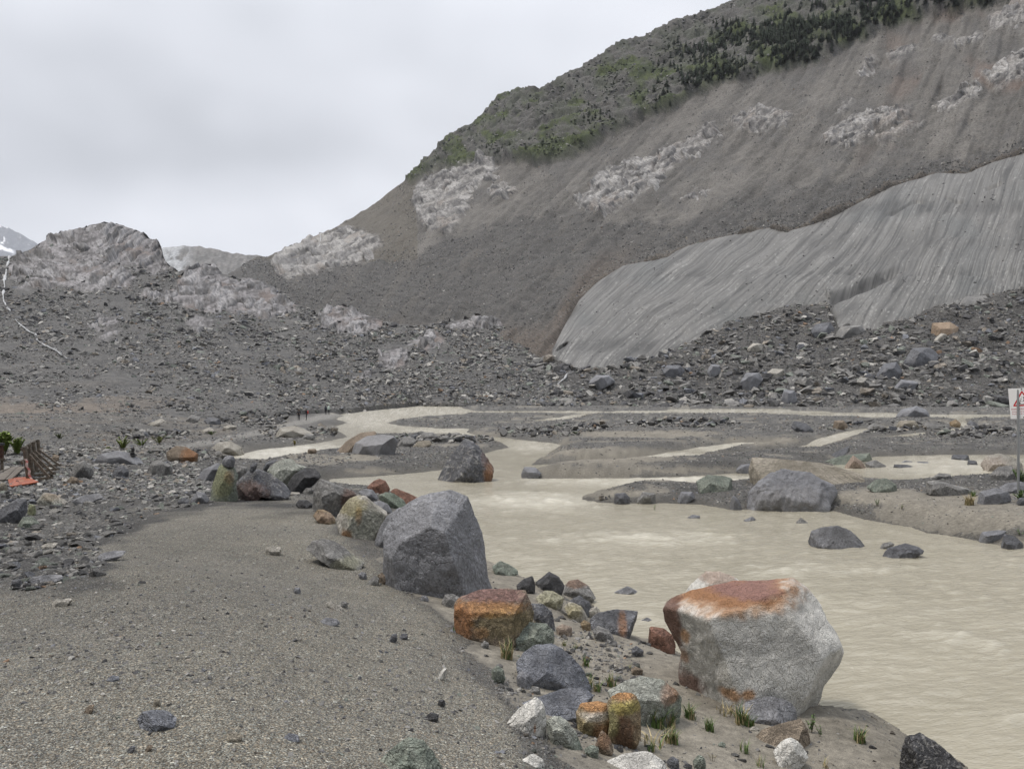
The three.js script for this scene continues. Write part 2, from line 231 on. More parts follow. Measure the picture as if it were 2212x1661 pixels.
// ------------------------------------------------------------------ hills
const colD = (cols, x, y) => {           // distance of a slope seen at x, y
  let i = 0; while (i < cols.length - 2 && x > cols[i + 1].x) i++;
  const a = cols[i], b = cols[i + 1], t = clamp((x - a.x) / (b.x - a.x)); const f = (c) => { let s = 0; for (const o of [-22, 0, 22]) { const yy = y + o, p = c.p; let k = 0; while (k < p.length - 2 && yy < p[k + 1][0]) k++; const u = (yy - p[k][0]) / (p[k + 1][0] - p[k][0]); s += p[k][1] + (p[k + 1][1] - p[k][1]) * Math.max(u, k ? -9 : -0.6); } return s / 3; };
  return mix(f(a), f(b), t);
};
// --- right valley side
const C2 = [{ x: 430, p: [[720, 560], [640, 760], [600, 1000], [560, 1350], [520, 1550]] }, { x: 500, p: [[720, 500], [640, 700], [600, 950], [560, 1300], [520, 1500]] }, { x: 700, p: [[760, 430], [720, 500], [650, 640], [600, 800], [550, 1000], [500, 1200]] }, { x: 900, p: [[780, 390], [720, 440], [650, 560], [560, 740], [480, 900], [375, 1120]] },
  { x: 1200, p: [[880, 215], [800, 280], [740, 330], [640, 430], [560, 540], [480, 640], [400, 740], [330, 830], [195, 1020]] }, { x: 1500, p: [[886, 205], [800, 262], [750, 290], [640, 345], [560, 420], [450, 560], [330, 720], [200, 840], [60, 1000]] },
  { x: 1800, p: [[886, 203], [780, 250], [660, 300], [560, 350], [420, 450], [300, 560], [170, 680], [0, 850], [-200, 1050]] }, { x: 2212, p: [[887, 200], [750, 232], [615, 275], [480, 330], [340, 400], [200, 480], [50, 580], [-100, 690], [-300, 850]] }, { x: 2700, p: [[887, 195], [700, 235], [560, 280], [400, 340], [250, 410], [50, 520], [-200, 680], [-500, 900]] }];
const SKY2 = [[430, 640], [470, 606], [505, 578], [530, 562], [552, 554], [570, 553], [600, 541], [650, 524], [690, 505], [750, 472], [820, 430], [870, 392], [900, 375], [925, 352], [950, 328], [975, 305], [1000, 287], [1035, 268], [1060, 245], [1085, 221], [1105, 207], [1125, 203], [1160, 202], [1195, 194], [1230, 168], [1270, 147], [1300, 132], [1340, 108], [1400, 84], [1430, 70], [1480, 48], [1500, 42], [1550, 26], [1610, 0], [1800, -110], [2212, -380], [2700, -560]];
const TOE2 = [[430, 690], [500, 700], [700, 745], [900, 770], [1000, 800], [1040, 850], [1080, 884], [1200, 892], [1440, 888.5], [1601, 888.5], [1763, 893], [1924, 898], [2078, 899.5], [2187, 899.5], [2700, 900]];
const ICE_T = [[1190, 752], [1194, 744], [1216, 702], [1249, 645], [1290, 605], [1345, 571], [1441, 552], [1460, 539], [1498, 523], [1584, 504], [1662, 489], [1702, 497], [1750, 482], [1803, 461], [1860, 432], [1924, 400], [1980, 383], [2025, 370], [2086, 372], [2150, 345], [2212, 327], [2450, 255]];
const ICE_B = [[1190, 752], [1200, 766], [1216, 777], [1259, 786], [1335, 789], [1364, 772], [1450, 748], [1488, 734], [1536, 715], [1560, 697], [1598, 679], [1632, 667], [1704, 650], [1785, 640], [1800, 676], [1811, 703], [1871, 703], [1900, 700], [1943, 688], [2005, 671], [2043, 660], [2082, 652], [2139, 638], [2212, 612], [2450, 540]];
const ICE = [...ICE_T, ...ICE_B.slice().reverse()];
const VEG = [[500, 300], [860, 380], [885, 398], [940, 368], [1000, 358], [1073, 347], [1154, 351], [1241, 334], [1300, 300], [1345, 271], [1432, 243], [1540, 189], [1561, 178], [1593, 177], [1682, 153], [1763, 137], [1823, 105], [1884, 73], [2005, 36], [2066, 30], [2179, 0], [2300, -60], [2700, -250]];
const SCREE = [[500, 560], [830, 555], [980, 512], [1100, 475], [1240, 456], [1350, 482], [1500, 470], [1620, 425], [1750, 400], [1900, 355], [2000, 340], [2212, 322], [2700, 180]];
const OUT2 = [[[1241,442],[1275,400],[1311,358],[1350,345],[1398,341],[1440,320],[1485,302],[1510,275],[1537,261],[1561,289],[1530,310],[1495,337],[1432,375],[1415,407],[1345,442],[1304,466],[1272,448]],
  [[1572,262],[1600,240],[1650,228],[1715,243],[1700,268],[1650,280],[1590,278]], [[1770,300],[1800,270],[1840,245],[1900,235],[1975,230],[1960,260],[1890,275],[1850,310],[1800,312]], [[2010,230],[2060,200],[2120,170],[2120,200],[2050,235]], [[2120,160],[2160,130],[2240,80],[2240,155],[2150,185]],
  [[1915,115],[1960,95],[1985,95],[1960,125],[1925,135]], [[2010,80],[2055,68],[2062,86],[2020,92]], [[2050,100],[2110,65],[2135,62],[2120,85],[2060,105]], [[1797,238],[1840,203],[1852,206],[1815,242]], [[1845,160],[1890,118],[1900,122],[1860,165]],
  [[586,562],[640,519],[695,504],[749,486],[786,497],[826,512],[822,537],[760,566],[713,581],[666,591],[615,602],[589,584]], [[884,439],[899,391],[950,370],[1073,344],[1073,370],[1022,410],[1004,450],[979,500],[931,500],[906,468]], [[1056,425],[1065,400],[1090,392],[1118,412],[1090,428]], [[1465,435],[1500,408],[1535,400],[1520,420],[1475,432]], [[2130,40],[2180,15],[2240,-20],[2240,30],[2150,65]], [[1885,300],[1960,270],[2000,255],[1985,272],[1900,310]]];
const OUTB = OUT2.map((p) => [Math.min(...p.map((q) => q[0])) - 30, Math.max(...p.map((q) => q[0])) + 30, Math.min(...p.map((q) => q[1])) - 30, Math.max(...p.map((q) => q[1])) + 30]);
function outcrop(list, boxes, x, y) { let s = 99; for (let i = 0; i < list.length; i++) { const b = boxes[i]; if (x < b[0] || x > b[1] || y < b[2] || y > b[3]) continue; s = Math.min(s, sdPoly(list[i], x, y)); } return s; }
const flute = (x, y) => x + mix(0.85, 0.3, sst(1200, 2200, x)) * y;      // constant along the fall line
function beds(x, y, tilt, w1, w2, s) {   // stepped rock ledges: a sharp foot, then a shelf running back
  const k = y + tilt * x + 16 * fbm(x * 0.008, y * 0.012, s, 2) + 2.5 * n3(x * 0.04, y * 0.06, s + 3), a = -k / w1, b = -k / w2 + 0.8 * n3(x * 0.01, y * 0.03, s + 8), fa = a - Math.floor(a), fb = b - Math.floor(b);
  const sh = (f) => f < 0.16 ? f / 0.16 : 1 - (f - 0.16) / 0.84, ma = 0.35 + 0.65 * sst(-0.25, 0.15, n3(x * 0.012, Math.floor(a) * 3.1, s + 1)), mb = sst(-0.15, 0.25, n3(x * 0.03, Math.floor(b) * 2.3, s + 2));
  return [sh(fa) * ma, sh(fb) * mb, k];
}
const O2 = [-0.5, 0.7, 0.5];
const M2X0 = 430, M2N = 660, M2S = (2600 - 430) / (M2N - 1), M2R = 380;
const mtn = sheet(M2N, M2R + 6, (i, j) => {
  const x = M2X0 + i * M2S, jj = Math.min(j, M2R - 1), v = jj / (M2R - 1), ty = lerpPts(TOE2, x) + 3, sy = lerpPts(SKY2, x), y = mix(ty, sy, v);
  let d = Math.max(colD(C2, x, y), 150); if (j >= M2R) d += (j - M2R + 1) * 30;
  const q = dirOf(x, y), X = q[0] * d, Z = -d; let Y = EYE + q[1] * d - (j >= M2R ? (j - M2R + 1) * 34 : 0);
  const nz = fbm(X * 0.02, Y * 0.02, Z * 0.02, 5), nf = fbm(X * 0.12, Y * 0.12, Z * 0.12, 4), fl = flute(x, y), gl = fbm(fl * 0.035, y * 0.006, 2, 3), nw = fbm(x * 0.03, y * 0.03, 4, 4);
  const iceS = sdPoly(ICE, x, y), vegY = lerpPts(VEG, x) + 14 * nw, scrY = lerpPts(SCREE, x) + 46 * gl + 30 * nw, oc = outcrop(OUT2, OUTB, x + 22 * nw, y + 16 * nf), om = sst(5, -7, oc);
  const veg = sst(5, -8, y - vegY) * (x > 860 ? 1 : 0);
  const moraine = sst(0, 12, y - lerpPts(ICE_B, Math.max(x, 1260)) + (x < 1260 ? (1260 - x) * 0.25 : 0)) * sst(1060, 1180, x);
  // relief along the outward direction
  let h = 5 * nz + 1.5 * nf;
  h += (1 - veg) * (1 - om) * (1 - moraine) * (3.4 * gl + 1.2 * fbm(fl * 0.12, y * 0.02, 4, 2) - 2.8 * sst(0.2, 0.5, ridge(fl * 0.022, y * 0.004, 7, 2)));
  const st = ridge(X * 0.035 + Y * 0.03, Y * 0.10, Z * 0.03, 4), st2 = ridge(X * 0.15, Y * 0.22, Z * 0.1, 3);
  const bd = om > 0 ? beds(x, y, 0.42, 24, 9, 2) : [0, 0, 0], jt = om > 0 ? sst(0.1, 0.0, Math.abs(n3(x * 0.05 + y * 0.02, y * 0.012, 6))) : 0;
  h += om * (0.3 + 1.6 * bd[0] + 0.3 * nf) * (0.4 + d / 800);
  const vr = ridge(X * 0.018, Y * 0.03, Z * 0.018, 4), vr2 = ridge(X * 0.07, Y * 0.12, Z * 0.07, 3); h += veg * (12 * vr + 6 * vr2);
  h += moraine * (2.2 * fbm(X * 0.06, 2, Z * 0.06, 3) + 0.9 * nf) * sst(0, 0.08, v);
  if (iceS < 0) h -= 3.5 * sst(0, -6, iceS);
  const above = y < lerpPts(ICE_T, x) + 4 && x > 1230; if (above) h += 1.8 * sst(22, 2, iceS) * (1 + 0.6 * n3(x * 0.05, y * 0.05, 3));
  if (y > 880) h *= 0.25;
  // what the ground is made of
  let c = mix3([0.058, 0.057, 0.055], [0.095, 0.091, 0.086], clamp(0.5 + 1.5 * nf));
  c = mix3(c, [0.105, 0.098, 0.089], sst(0.02, 0.25, gl + 0.3 * nw) * 0.6);
  const light = sst(8, -14, y - scrY) * (1 - moraine);
  const brown = mix3([0.085, 0.081, 0.075], [0.15, 0.142, 0.13], clamp(0.5 + 1.7 * gl + nf));
  let lc = mix3(brown, [0.13, 0.102, 0.086], sst(0.08, 0.3, fbm(x * 0.008, y * 0.01, 9, 3)) * sst(1700, 2150, x));
  lc = mix3(lc, [0.095, 0.092, 0.088], sst(0.0, 0.22, fbm(x * 0.012, y * 0.016, 5, 4)) * 0.75);
  c = mix3(c, lc, light);
  if (x < 900 && y < 560) c = mix3(c, [0.1, 0.09, 0.072], 0.7);
  c = mix3(c, [0.11, 0.09, 0.074], sst(60, 10, Math.abs(y - lerpPts(ICE_T, x) + 12)) * sst(1420, 1250, x) * 0.7);
  if (moraine > 0) c = mix3(c, mix3([0.055, 0.054, 0.053], [0.095, 0.092, 0.088], clamp(0.5 + 1.4 * nf)), moraine);
  if (above && iceS < 9) c = mix3(c, [0.1, 0.085, 0.07], sst(6, 2, iceS) * 0.7);
  const rc = mix3([0.07, 0.068, 0.068], [0.3, 0.29, 0.275], clamp(0.5 + 1.7 * fbm(x * 0.015, (bd[2] || y) * 0.09, 3, 4) + 1.7 * fbm(x * 0.15, y * 0.15, 5, 2)));
  c = mix3(c, mix3(rc, [0.26, 0.22, 0.19], sst(0.1, 0.35, nz + 0.3 * nf) * 0.4), om);
  if (veg > 0) {
    const g = sst(-0.02, 0.2, fbm(x * 0.011, y * 0.022, 3, 4) + 0.25 * nf + sst(1250, 1700, x) * 0.06 - sst(90, 170, vegY - y) * 0.28 + sst(60, 10, vegY - y) * 0.1);
    let vc = mix3([0.03, 0.031, 0.032], [0.1, 0.097, 0.09], clamp(0.45 + 0.8 * vr2 + 0.8 * nf + 0.25 * nw)); vc = mix3(vc, [0.045, 0.06, 0.032], 0.4 * sst(-0.1, 0.2, nw));
    vc = mix3(vc, mix3([0.032, 0.045, 0.018], [0.066, 0.082, 0.03], clamp(0.5 + 2 * nf)), g); c = mix3(c, vc, veg);
  }
  const k = 1 / 0.5; return { p: [X + O2[0] * h, Y + O2[1] * h, Z + O2[2] * h], c: c.map((q) => q * k), uv: [X / 9, Y / 9 - Z / 13], e: veg > 0.5 ? 2 : om > 0.5 ? 3 : moraine > 0.5 ? 1 : iceS < 0 ? 9 : light > 0.5 ? 5 : 4 };
});
structure(new THREE.Mesh(mtn.g, stdm({ vertexColors: true, map: T.rock, bumpMap: T.rockB, bumpScale: 0.5, roughness: 0.95 })), 'mountain_slope', 'steep valley side of grey scree, pale outcrops and a wooded upper slope');
// --- the dirty ice
let iceSheet;
{
  const nx = 560, ny = 150, x0 = 1190, x1 = 2440;
  const ice = iceSheet = sheet(nx, ny, (i, j) => {
    const x = x0 + (x1 - x0) * i / (nx - 1), v = j / (ny - 1), yt = lerpPts(ICE_T, x), yb = lerpPts(ICE_B, x), y = mix(yb + 12, yt - 1, v), d = colD(C2, x, y), q = dirOf(x, y);
    const edge = Math.min(1, (1 - Math.abs(2 * v - 1)) * (yb - yt) / 60) * sst(1190, 1250, x), fl = flute(x, y);
    let h = -1.3 + 2.2 * Math.sqrt(clamp(edge)) - (v < 0.5 ? 0 : 0.8) * sst(0, 1, edge);
    const X = q[0] * d, Y = EYE + q[1] * d, wv = 3 * n3(x * 0.012, y * 0.015, 2), f2 = fl + wv;
    const r1 = ridge(f2 * 0.026, y * 0.0016, 4, 2), r2 = ridge(f2 * 0.075, y * 0.003, 9, 1), r3 = n3(f2 * 0.16, y * 0.006, 3);
    h += edge * (0.9 * r1 + 0.5 * r2 + 0.2 * r3 + 2.6 * fbm(x * 0.011, y * 0.014, 1, 3));
    const gr = Math.abs((x - 1795) * 0.42 + (y - 655)) / 1.08; if (x > 1785 && x < 2010) h -= edge * 5 * sst(16, 0, gr) * sst(2010, 1850, x);       // furrow between the two lobes
    h -= 9 * sst(1.1, 0.6, Math.hypot((x - 1213) / 15, (y - 748 + (x - 1213) * 0.35) / 4.5));      // small cave at the tip
    const crk = Math.abs(y - (lerpPts(ICE_T, x) + 62 + 14 * n3(x * 0.02, 1, 6))); if (x > 1750) h -= 1.4 * sst(5, 0, crk) * sst(-0.1, 0.15, n3(x * 0.012, 4, 4));
    const st = fbm(f2 * 0.06, y * 0.006, 6, 3), sp = fbm(x * 0.2, y * 0.2, 2, 2);
    let c = mix3([0.1, 0.099, 0.095], [0.165, 0.163, 0.155], clamp(0.5 + 1.1 * st + 0.3 * fbm(x * 0.02, y * 0.03, 3, 3)));
    c = mix3(c, [0.055, 0.054, 0.05], Math.max(sst(0.5, 0.85, 1 - 2 * Math.abs(n3(f2 * 0.045, y * 0.002, 21))) * 0.5, sst(0.6, 0.9, 1 - 2 * Math.abs(n3(f2 * 0.11, y * 0.004, 31))) * 0.3) * 0.8 * sst(-0.2, 0.2, n3(x * 0.01, y * 0.02, 5) + 0.1));      // lines of dark silt in the melt flutes
    c = mix3(c, [0.3, 0.3, 0.285], sst(0.24, 0.36, sp + 0.25 * st + 0.25 * sst(0.6, 0.05, v) * 0.3) * 0.55);      // cleaner ice showing through the silt
    c = mix3(c, [0.075, 0.082, 0.082], sst(0.05, 0.35, fbm(x * 0.006, y * 0.01, 8, 3)) * 0.5);
    if (x > 1785 && x < 2010) c = mix3(c, [0.09, 0.088, 0.085], sst(14, 2, gr) * sst(2000, 1850, x));
    return { p: [X + O2[0] * h, Y + O2[1] * h, -d + O2[2] * h], c: c.map((t) => t / 0.36), uv: [f2 / 170, y / 300] };
  });
  structure(new THREE.Mesh(ice.g, stdm({ vertexColors: true, map: T.flute, bumpMap: T.flute, bumpScale: 0.16, roughness: 0.62 })), 'glacier_ice', 'silt covered grey glacier tongue with long melt flutes');
}
// --- left hill with the polished rock knob
const CREST = [[-500, 530], [-200, 540], [0, 551], [22, 552], [34, 549], [55, 541], [80, 530], [100, 519], [130, 505], [165, 494], [200, 486], [230, 480], [255, 484], [280, 493], [300, 501], [320, 515], [340, 523], [349, 536], [352, 556], [362, 572], [385, 588], [405, 582], [420, 572], [440, 568], [462, 572], [474, 584], [480, 592], [520, 598], [560, 606], [600, 622], [625, 640], [640, 655], [680, 672], [700, 668], [730, 664], [765, 667], [790, 680], [830, 692], [880, 698], [930, 700], [970, 692], [1010, 688], [1060, 689], [1080, 694], [1090, 706], [1120, 735], [1160, 765], [1220, 805], [1260, 830]];
const CRD = [[-500, 600], [0, 600], [100, 640], [230, 680], [340, 660], [385, 600], [430, 600], [500, 600], [600, 560], [680, 500], [760, 470], [900, 430], [1000, 430], [1080, 400], [1150, 350], [1220, 300], [1260, 285]];
const TOE1 = [[-500, 935], [-200, 928], [0, 922], [100, 918], [230, 912], [340, 908], [430, 903], [520, 898], [600, 893], [680, 887], [760, 884], [823, 876], [903, 871], [987, 876], [1021, 886], [1070, 888], [1150, 890], [1260, 890]];
const C1 = [{ x: -500, p: [[935, 68], [850, 135], [770, 230], [690, 340], [620, 450], [545, 580]] }, { x: 0, p: [[925, 75], [850, 140], [770, 240], [690, 350], [620, 470], [548, 600]] }, { x: 230, p: [[915, 85], [850, 155], [770, 260], [690, 370], [590, 520], [480, 680]] }, { x: 340, p: [[910, 92], [850, 160], [770, 265], [690, 375], [600, 520], [528, 660]] }, { x: 430, p: [[903, 100], [850, 165], [770, 265], [690, 385], [620, 500], [572, 600]] }, { x: 600, p: [[895, 112], [850, 175], [780, 275], [720, 370], [660, 480], [622, 560]] }, { x: 760, p: [[886, 150], [850, 200], [790, 285], [730, 370], [690, 430], [665, 480]] }, { x: 900, p: [[874, 215], [850, 232], [790, 290], [750, 350], [715, 400], [697, 430]] }, { x: 1080, p: [[889, 205], [850, 228], [790, 290], [750, 340], [715, 385], [692, 420]] }, { x: 1260, p: [[890, 206], [860, 222], [840, 250], [820, 275], [805, 300]] }];
const OUT1 = [[[20,600],[30,555],[70,536],[130,500],[230,470],[300,490],[360,520],[365,560],[400,580],[330,592],[280,575],[200,560],[110,575],[40,610]], [[36,628],[70,600],[110,572],[200,562],[262,575],[292,600],[284,628],[230,622],[200,632],[120,618]], [[345,645],[380,615],[400,582],[425,560],[480,570],[482,598],[560,605],[636,655],[640,672],[600,692],[560,684],[500,672],[430,668],[380,662]], [[688,712],[700,672],[730,655],[770,660],[832,690],[820,703],[770,718]], [[955,712],[975,690],[1010,682],[1060,682],[1085,694],[1080,706],[1000,716]], [[816,795],[826,765],[850,750],[885,758],[872,790],[840,800]], [[186,712],[205,700],[215,680],[232,690],[264,690],[240,710],[210,716]], [[400,700],[420,680],[460,690],[450,712],[420,716]], [[208,735],[228,716],[262,718],[262,735]], [[870,745],[930,722],[960,735],[930,760]], [[290,640],[320,625],[370,640],[360,652]], [[760,815],[790,800],[815,806],[800,824]]];
const OUT1B = OUT1.map((p) => [Math.min(...p.map((q) => q[0])) - 30, Math.max(...p.map((q) => q[0])) + 30, Math.min(...p.map((q) => q[1])) - 30, Math.max(...p.map((q) => q[1])) + 30]);
const H1X0 = -500, H1N = 560, H1S = (1256 + 500) / (H1N - 1), H1R = 190;
const hill = sheet(H1N, H1R + 5, (i, j) => {
  const x = H1X0 + i * H1S, jj = Math.min(j, H1R - 1), v = jj / (H1R - 1), y = mix(lerpPts(TOE1, x) + 2, lerpPts(CREST, x), v);
  const dip = v < 0.015 ? 1.5 : 0;
  let d = Math.max(55, colD(C1, x, y)); if (j >= H1R) d += (j - H1R + 1) * 18;
  const q = dirOf(x, y), X = q[0] * d, Z = -d, Y = EYE + q[1] * d - (j >= H1R ? (j - H1R + 1) * 12 - 0 : 0) - dip;
  const nf = fbm(X * 0.12, Y * 0.12, Z * 0.12, 4), nz = fbm(X * 0.022, Y * 0.022, Z * 0.022, 4), nw = fbm(x * 0.03, y * 0.03, 4, 4);
  const oc = outcrop(OUT1, OUT1B, x + 26 * nw, y + 20 * nw + 10 * nf), om = sst(4, -5, oc), edge = sst(0, 0.12, v) * sst(1, 0.9, v);
  const sx = x * 0.8 + y * 0.5, sy = y - x * 0.12; // beds dip gently to the left
  const st = ridge(sx * 0.012 + 0.4 * nw, sy * 0.055, 3, 4), st2 = ridge(sx * 0.05, sy * 0.16, 7, 3);
  const near = sst(60, 200, d);
  let h = (3.0 * nz + 1.0 * nf) * near * sst(0, 0.1, v) + 0.25 * nf * sst(0, 0.06, v);
  const bd = om > 0 ? beds(x, y, -0.18 + 0.36 * sst(140, 360, x), 20, 8, 5) : [0, 0, 0];
  h += om * (0.3 + 1.6 * bd[0] + 2.0 * nz + 0.3 * nf) * mix(0.4, 0.95, sst(250, 600, d)) * (j >= H1R - 2 ? 0.5 : 1);
  let c = mix3([0.06, 0.06, 0.06], [0.1, 0.097, 0.092], clamp(0.5 + 1.5 * nf));
  c = mix3(c, [0.15, 0.125, 0.1], sst(0.0, 0.2, nz + 0.3 * nw) * sst(500, 200, x) * sst(200, 110, d) * 0.75);
  c = mix3(c, mix3(mix3([0.055, 0.052, 0.052], [0.25, 0.24, 0.245], clamp(0.48 + 1.7 * fbm(x * 0.014, (bd[2] || y) * 0.1, 8, 4) + 1.7 * fbm(x * 0.15, y * 0.15, 5, 2))), [0.15, 0.12, 0.105], sst(0.05, 0.3, fbm(x * 0.02, y * 0.025, 2, 3)) * 0.75), om);
  return { p: [X, Y + 0.74 * h, Z + 0.66 * h], c: c.map((t) => t / 0.5), uv: [X / 9, Y / 9 - Z / 13], e: om > 0.5 ? 3 : 1 };
});
structure(new THREE.Mesh(hill.g, stdm({ vertexColors: true, map: T.rock, bumpMap: T.rockB, bumpScale: 0.35, roughness: 0.85 })), 'rocky_hill', 'ice polished rock knob above a dark rubble slope');
// --- ridge behind, far snow mountain
function backdrop(name, label, crest, y1, d0, d1, colour, amp, x0, x1, nx, ny) {
  const s = sheet(nx, ny + 3, (i, j) => {
    const x = mix(x0, x1, i / (nx - 1)), jj = Math.min(j, ny - 1), v = jj / (ny - 1), y = mix(y1, lerpPts(crest, x), v); let d = mix(d0, d1, v) + (j - jj) * d1 * 0.03; const q = dirOf(x, y);
    const X = q[0] * d, Y = EYE + q[1] * d - (j - jj) * d1 * 0.03, n = fbm(x * 0.05, y * 0.06, 3, 5), r = ridge(x * 0.03, y * 0.03, 8, 4), h = (n * 1.5 + r) * amp * sst(0, 0.1, v);
    return { p: [X, Y + h * 0.4, -d + h], c: colour(x, y, n, r, v).map((t) => t / 0.5), uv: [X / 30, Y / 30] };
  });
  structure(new THREE.Mesh(s.g, stdm({ vertexColors: true, map: T.rock, roughness: 0.95 })), name, label);
}
backdrop('moraine_ridge', 'debris covered glacier ridge behind the rock knob', [[250, 560], [330, 548], [345, 541], [365, 536], [400, 533], [430, 535], [470, 541], [500, 548], [540, 552], [580, 556], [700, 566]], 660, 1000, 1700, (x, y, n, r) => mix3(mix3([0.1, 0.1, 0.098], [0.16, 0.155, 0.15], clamp(0.5 + 1.5 * n)), [0.4, 0.42, 0.44], sst(0.2, 0.5, r + n) * sst(430, 380, x) * 0.55), 6, 250, 720, 160, 60);
backdrop('snow_mountain', 'far blue grey mountain with snow patches under the cloud', [[-500, 380], [-200, 440], [-60, 476], [0, 489], [18, 494], [35, 503], [60, 516], [80, 528], [110, 548], [180, 560]], 600, 4200, 6200, (x, y, n, r) => mix3([0.15, 0.16, 0.18], [0.8, 0.82, 0.85], Math.max(sst(0.1, 0.2, n + (y < 500 ? 0.22 : 0) - 0.08), sst(5, 2.5, Math.abs(y - 538 - 0.28 * x + 3 * n)) * sst(36, 26, x))), 40, -500, 200, 170, 60);

// ------------------------------------------------------------------ rock building
const DIRS = {};
function cubeDirs(n) {        // directions of a cube sphere, seam vertices share a key
  if (DIRS[n]) return DIRS[n];
  const dir = [], uv = [], idx = [], key = [], map = new Map(); const m = n + 1;
  for (let f = 0; f < 6; f++) for (let j = 0; j < m; j++) for (let i = 0; i < m; i++) {
    const a = Math.tan((i / n * 2 - 1) * Math.PI / 4), b = Math.tan((j / n * 2 - 1) * Math.PI / 4); const p = f === 0 ? [a, b, 1] : f === 1 ? [-a, b, -1] : f === 2 ? [1, b, -a] : f === 3 ? [-1, b, a] : f === 4 ? [a, 1, -b] : [a, -1, b];
    const l = Math.hypot(...p); const q = p.map((t) => t / l); dir.push(q); uv.push([a + f * 1.7, b + f * 0.9]);
    const k = q.map((t) => Math.round(t * 4000)).join(); if (!map.has(k)) map.set(k, map.size); key.push(map.get(k));
  }
  for (let f = 0; f < 6; f++) for (let j = 0; j < n; j++) for (let i = 0; i < n; i++) { const a = f * m * m + j * m + i; idx.push(a, a + 1, a + m + 1, a, a + m + 1, a + m); }
  return DIRS[n] = { dir, uv, idx, key, nk: map.size };
}
function bodyGeo(n, rad, colour, uvScale) {     // rad(dir) -> point
  const D = cubeDirs(n), N = D.dir.length, pos = new Float32Array(N * 3), col = new Float32Array(N * 3), uv = new Float32Array(N * 2);
  for (let k = 0; k < N; k++) { const p = rad(D.dir[k]); pos.set(p, k * 3); col.set(colour ? colour(D.dir[k], p) : [1, 1, 1], k * 3); uv[k * 2] = D.uv[k][0] * uvScale; uv[k * 2 + 1] = D.uv[k][1] * uvScale; }
  const nr = new Float32Array(D.nk * 3);
  for (let t = 0; t < D.idx.length; t += 3) { const [a, b, c] = [D.idx[t] * 3, D.idx[t + 1] * 3, D.idx[t + 2] * 3]; const ux = pos[b] - pos[a], uy = pos[b + 1] - pos[a + 1], uz = pos[b + 2] - pos[a + 2], vx = pos[c] - pos[a], vy = pos[c + 1] - pos[a + 1], vz = pos[c + 2] - pos[a + 2]; const nx = uy * vz - uz * vy, ny = uz * vx - ux * vz, nz = ux * vy - uy * vx; for (let s = 0; s < 3; s++) { const q = D.key[D.idx[t + s]] * 3; nr[q] += nx; nr[q + 1] += ny; nr[q + 2] += nz; } }
  const nrm = new Float32Array(N * 3); for (let k = 0; k < N; k++) { const q = D.key[k] * 3, l = Math.hypot(nr[q], nr[q + 1], nr[q + 2]) || 1; nrm.set([nr[q] / l, nr[q + 1] / l, nr[q + 2] / l], k * 3); }
  const g = new THREE.BufferGeometry(); g.setAttribute('position', new THREE.BufferAttribute(pos, 3)); g.setAttribute('normal', new THREE.BufferAttribute(nrm, 3)); g.setAttribute('uv', new THREE.BufferAttribute(uv, 2)); if (colour) g.setAttribute('color', new THREE.BufferAttribute(col, 3)); g.setIndex(D.idx); return g;
}
const PAL = { rust: [.235, .11, .045], orange: [.36, .19, .08], dkrust_shadow: [.1, .042, .024], yellow: [.34, .29, .085], lichen: [.3, .3, .13], white: [.6, .58, .54], dark: [.05, .05, .055], pink: [.34, .25, .2], sand: [.27, .235, .18], green: [.12, .16, .12], purple: [.2, .11, .1] };
const TYPES = { // two base colours, texture, gloss
  dark: [[.07, .072, .08], [.14, .145, .16], 'rock', .55], slate: [[.15, .153, .165], [.235, .24, .258], 'slate', .6], blue: [[.1, .108, .13], [.2, .21, .235], 'granite', .65], grey: [[.15, .15, .148], [.26, .255, .245], 'rock', .8], pale: [[.28, .265, .23], [.42, .4, .36], 'rock', .85], granite: [[.36, .355, .335], [.58, .57, .535], 'granite', .8],
  green: [[.13, .155, .13], [.24, .26, .22], 'rock', .8], brown: [[.15, .12, .09], [.26, .21, .16], 'rock', .85], rust: [[.18, .125, .07], [.31, .25, .165], 'rock', .85], red: [[.13, .065, .045], [.26, .14, .1], 'rock', .8], black: [[.025, .025, .028], [.06, .06, .064], 'rock', .5], beige: [[.2, .18, .14], [.33, .3, .25], 'rock', .9] };
const RM = {}; for (const k in TYPES) RM[k] = stdm({ vertexColors: true, map: T[TYPES[k][2]], bumpMap: T.rockB, bumpScale: k === 'slate' || k === 'granite' ? 0.018 : 0.028, roughness: TYPES[k][3] });
const CROP = { A: [0, 1500, 1.58], B: [1100, 1500, 1.58], C: [2400, 1500, 1.3596], D: [0, 2200, 1.58], E: [1200, 2200, 1.4747], F: [2500, 2200, 1.4486], G: [2100, 900, 1.1479], I: [800, 1750, 2.4578], Z: [0, 0, 0.5493] };
const cv = (c, p) => { const q = CROP[c]; return [(q[0] + p[0] / q[2]) * 0.5493, (q[1] + p[1] / q[2]) * 0.5493]; };
function slopeDepth(x, y) { return x < 1180 ? colD(C1, x, y) : colD(C2, x, y); }
let rockNo = 0;
